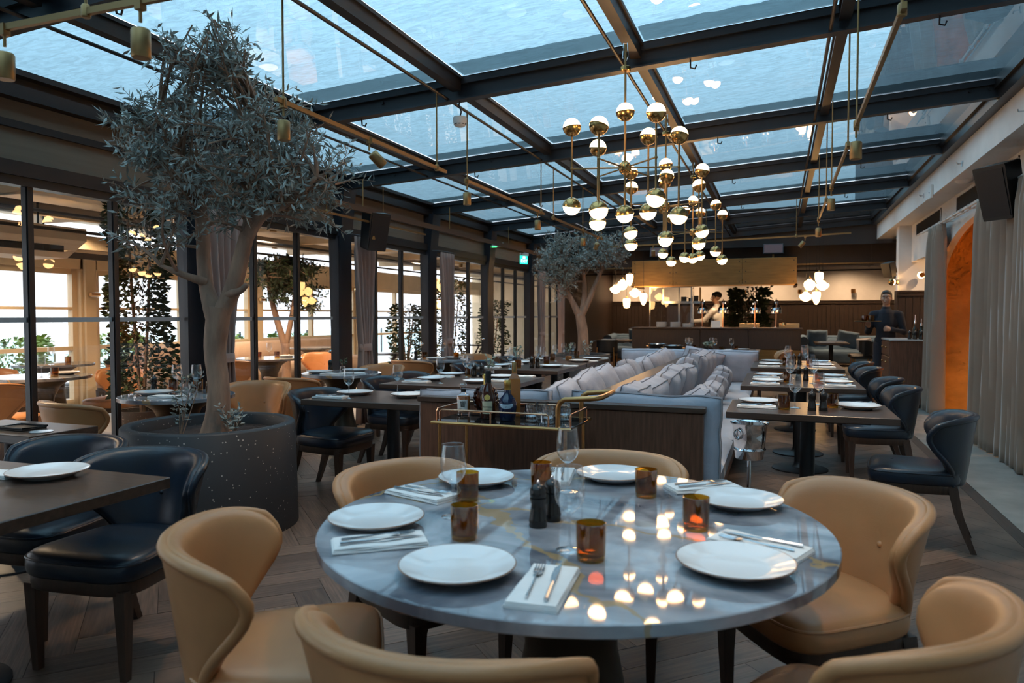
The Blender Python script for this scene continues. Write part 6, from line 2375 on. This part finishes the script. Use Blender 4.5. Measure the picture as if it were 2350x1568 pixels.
def limb(mb, pts, rad, n=12):
    mb.tube(pts, rad, n)
    for p, r in zip(pts, rad):
        mb.sphere(p, r * .99, n, 8)


def hand(mb, wrist, d, up, s=1.0, curl=.5, thumb=1):
    """palm and five unequal bent fingers; d along the hand, up = back of the hand"""
    w, d, up = Vector(wrist), Vector(d).normalized(), Vector(up).normalized()
    side = d.cross(up).normalized() * thumb
    up = side.cross(d).normalized() * thumb
    limb(mb, [w, w + d * .05 * s], [.024 * s, .028 * s])
    for k, (off, ln) in enumerate(((-.030, .062), (-.010, .074), (.010, .070), (.029, .056))):
        a = w + d * .075 * s + side * off * s
        mb.tube([w + d * .02 * s + side * off * .7 * s, a], [.014 * s, .0115 * s], 8)
        b = a + (d * cos(curl) - up * sin(curl)) * ln * .5 * s
        c = b + (d * cos(curl * 2.1) - up * sin(curl * 2.1)) * ln * .5 * s
        limb(mb, [a, b, c], [.0105 * s, .0095 * s, .008 * s], 8)
    a = w + d * .02 * s - side * .026 * s
    b = a + (d * .7 - side * .55 - up * .35).normalized() * .038 * s
    c = b + (d * .9 - side * .1 - up * .4).normalized() * .030 * s
    limb(mb, [a, b, c], [.013 * s, .011 * s, .009 * s], 8)


def head(mb, c, f, s=1.0):
    """head centred at c looking along f (horizontal)"""
    c, f = Vector(c), Vector(f).normalized()
    r = f.cross(Vector((0, 0, 1))).normalized()
    M0 = mb.M
    T = Matrix((r, f, Vector((0, 0, 1)))).transposed().to_4x4()
    mb.M = Matrix.Translation(c) @ T @ Matrix.Scale(s, 4)
    mb.sphere((0, -.010, .030), .090, 20, 14, (.86, 1.06, .98))
    mb.sphere((0, .018, -.045), .068, 18, 12, (.88, .95, 1.05))
    mb.sphere((0, .052, -.088), .030, 12, 8, (1.1, .8, .7))
    mb.tube([(0, .088, .018), (0, .101, -.010), (0, .112, -.030), (0, .088, -.040)], [.007, .010, .014, .008], 8)
    mb.sphere((0, .080, .040), .03, 12, 8, (2.0, .45, .45))
    mb.sphere((0, .084, -.062), .020, 12, 8, (1.3, .45, .35))
    for sx in (-1, 1):
        mb.sphere((sx * .080, -.008, -.008), .030, 10, 8, (.35, .6, 1.05))
        mb.sphere((sx * .045, .055, -.025), .028, 10, 8)
    mb.M = M0
    return T


def person(label, loc, rz, skin, top_mat, leg_mat, pose, hair, scale=1.0, apron=None, band=None):
    t = thing('person', label, 'person', loc, rz)
    t.scale = (scale,) * 3
    sk = pbr('skin', skin, .55, var=.06, vscale=20)
    P = pose
    b = MB()
    # trunk, neck, legs: one continuous body
    limb(b, [(0, 0, .94), (0, .0, 1.08), (0, .0, 1.22), (0, 0, 1.36)], [.120, .112, .125, .118], 14)
    limb(b, [(-.13, 0, 1.385), (.13, 0, 1.385)], [.062, .062])
    limb(b, [(0, -.008, 1.40), (0, .008, 1.54)], [.058, .054])
    T = head(b, (0, .020, 1.645), P['look'], 1.0)
    for s, key in ((-1, 'L'), (1, 'R')):
        limb(b, [(s * .085, 0, .92), (s * .10, .015, .50), (s * .105, -.01, .10)], [.085, .055, .038])
        limb(b, [(s * .105, -.03, .05), (s * .115, .13, .03)], [.036, .030])
        sh_, el, wr = P[key]
        limb(b, [sh_, el, wr], [.050, .040, .028])
        hd_, hu, cu = P[key + 'h']
        hand(b, wr, hd_, hu, 1.0, cu, s)
    body = remesh(b, 'body', sk, t, .0075, 2)
    c = MB()
    limb(c, [(0, 0, .88), (0, 0, .98), (0, .0, 1.10), (0, .0, 1.24), (0, 0, 1.36)], [.150, .148, .142, .152, .135], 16)
    c.sphere((0, -.01, 1.25), .16, 16, 10, (1.18, .78, 1.0))
    c.sphere((0, 0, .95), .16, 16, 10, (1.08, .82, .8))
    limb(c, [(-.155, -.005, 1.375), (.155, -.005, 1.375)], [.075, .075])
    for s, key in ((-1, 'L'), (1, 'R')):
        sh_, el, wr = [Vector(q) for q in P[key]]
        w2 = el + (wr - el) * P.get('sleeve', .95)
        limb(c, [sh_, el, w2], [.072, .057, .043])
    limb(c, [(0, -.008, 1.42), (0, 0, 1.47)], [.078, .072])
    remesh(c, 'top', top_mat, t, .011, 4)
    l = MB()
    l.sphere((0, 0, .90), .15, 16, 10, (1.12, .80, .9))
    for s in (-1, 1):
        limb(l, [(s * .085, 0, .88), (s * .10, .018, .50), (s * .105, -.008, .08)], [.105, .078, .068])
    remesh(l, 'trousers', leg_mat, t, .012, 3)
    for s in (-1, 1):
        f = MB()
        limb(f, [(s * .105, -.045, .045), (s * .115, .08, .040), (s * .12, .16, .032)], [.044, .042, .032])
        f.box(s * .11 - .045, s * .11 + .045, -.09, .19, .0, .02)
        f.build('shoe', M['black'], t)
    # face details and hair
    hm = MB()
    hm.M = Matrix.Translation((0, .020, 1.645)) @ T
    hair(hm)
    remesh(hm, 'hair', pbr('dark_hair', (.022, .016, .012), .6), t, .007, 2)
    for sx in (-1, 1):
        e = MB()
        e.M = Matrix.Translation((0, .020, 1.645)) @ T
        e.sphere((sx * .033, .074, .006), .0115, 10, 8, (1.2, .8, .8))
        eo = e.build('eye', pbr('eye_white', (.7, .68, .65), .2), t)
        p = MB()
        p.M = Matrix.Translation((0, .020, 1.645)) @ T
        p.sphere((sx * .033, .0825, .006), .006, 8, 6)
        p.build('iris', M['black_wood'], eo)
        w = MB()
        w.M = e.M
        w.tube([(sx * .014, .089, .028), (sx * .034, .088, .035), (sx * .054, .073, .027)], [.004, .0055, .003], 6)
        w.build('eyebrow', M['black_wood'], t)
    m_ = MB()
    m_.M = Matrix.Translation((0, .020, 1.645)) @ T
    m_.tube([(-.024, .088, -.062), (0, .0945, -.061), (.024, .088, -.062)], [.003, .005, .003], 6)
    m_.build('lips', pbr('lips', (.30, .11, .08), .5), t)
    return t, T


def short_hair(h):
    h.sphere((0, -.022, .052), .094, 18, 12, (.90, 1.04, .88))
    h.sphere((0, .052, .088), .035, 12, 8, (1.7, .8, .6))
    for sx in (-1, 1):
        h.sphere((sx * .074, .0, .03), .028, 10, 8, (.4, .8, 1.3))


# waiter with a tray by the sideboard, facing us
navy = pbr('navy_fleece', (.012, .014, .022), .9)
slacks = pbr('dark_trousers', (.020, .018, .026), .85)
wp = {'look': (.10, 1, 0), 'sleeve': .93,
      'R': ((.19, 0, 1.37), (.26, -.02, 1.10), (.25, .22, 1.18)), 'Rh': ((.05, .6, .45), (0, .4, -1), .25),
      'L': ((-.19, 0, 1.37), (-.26, .02, 1.10), (-.07, .17, 1.14)), 'Lh': ((1, .25, .1), (-.2, 1, .2), .9)}
WAX, WAY = 1.62, 13.30
person('waiter in a dark zip jumper holding a tray of amber glasses by the sideboard', (WAX, WAY, 0), R(180 - 6), (.42, .23, .15), navy, slacks, wp, short_hair, 1.0)
wa = R(180 - 6)
tray_p = Matrix.Rotation(wa, 4, 'Z') @ Vector((.27, .34, 0)) + Vector((WAX, WAY, 0))
tr = thing('serving_tray', 'round dark serving tray carried by the waiter', 'tray', (tray_p.x, tray_p.y, 1.262))
MB().lathe([(.001, 0), (.19, 0), (.20, .006), (.20, .014), (.194, .014), (.188, .006), (.001, .006)], 36, cap=False).build('disc', M['black_wood'], tr, True, 50)
MB().tube([(.198 * cos(2 * pi * k / 36), .198 * sin(2 * pi * k / 36), .012) for k in range(36)], .004, 6, closed=True).build('rim', M['brass_dull'], tr)
for i, (dx, dy) in enumerate(((-.05, -.03), (.04, -.04), (-.02, .05), (.07, .04))):
    place(TUMB, (tray_p.x + dx, tray_p.y + dy, 1.2685), i, 'amber tumbler on the tray of the waiter, ' + ['front left', 'front right', 'back left', 'back right'][i], 'tumbler', 'amber tumblers')

# chef behind the counter, in profile
white = pbr('white_chef_jacket', (.62, .60, .56), .85)
apr = pbr('black_apron', (.018, .017, .017), .8)
cp = {'look': (-.35, 1, -.0), 'sleeve': .9,
      'R': ((.19, 0, 1.37), (.20, .16, 1.15), (.10, .42, 1.13)), 'Rh': ((-.1, 1, -.2), (0, .2, 1), .6),
      'L': ((-.19, 0, 1.37), (-.20, .20, 1.16), (-.12, .46, 1.14)), 'Lh': ((.1, 1, -.2), (0, .2, 1), .6)}
CHX, CHY = -1.36, 17.35
chf, T_ = person('chef in white jacket and dark apron working behind the counter', (CHX, CHY, .0), R(72), (.50, .28, .17), white, slacks, cp, short_hair, 1.075)
a_ = MB()
a_.grid(lambda u, v: ((u - .5) * (.26 + .12 * (1 - v)), .150 + .012 - .10 * (abs(u - .5) * 1.6) ** 2, .62 + .68 * v), 12, 12)
ao = a_.build('apron', apr, chf)
so_ = ao.modifiers.new('thickness', 'SOLIDIFY')
so_.thickness = .006
sm_ = MB()
sm_.M = Matrix.Translation((0, .020, 1.645)) @ T_
sm_.lathe([(.0925, .045), (.0945, .05), (.0945, .078), (.0915, .082)], 24, (0, -.006, 0), cap=False)
sm_.build('headband', M['black'], chf)
for s in (-1, 1):
    MB().tube([(s * .10, .135, 1.28), (s * .11, .09, 1.43), (s * .08, 0, 1.455), (s * .03, -.10, 1.38)], .011, 6).build('apron_strap', apr, chf)
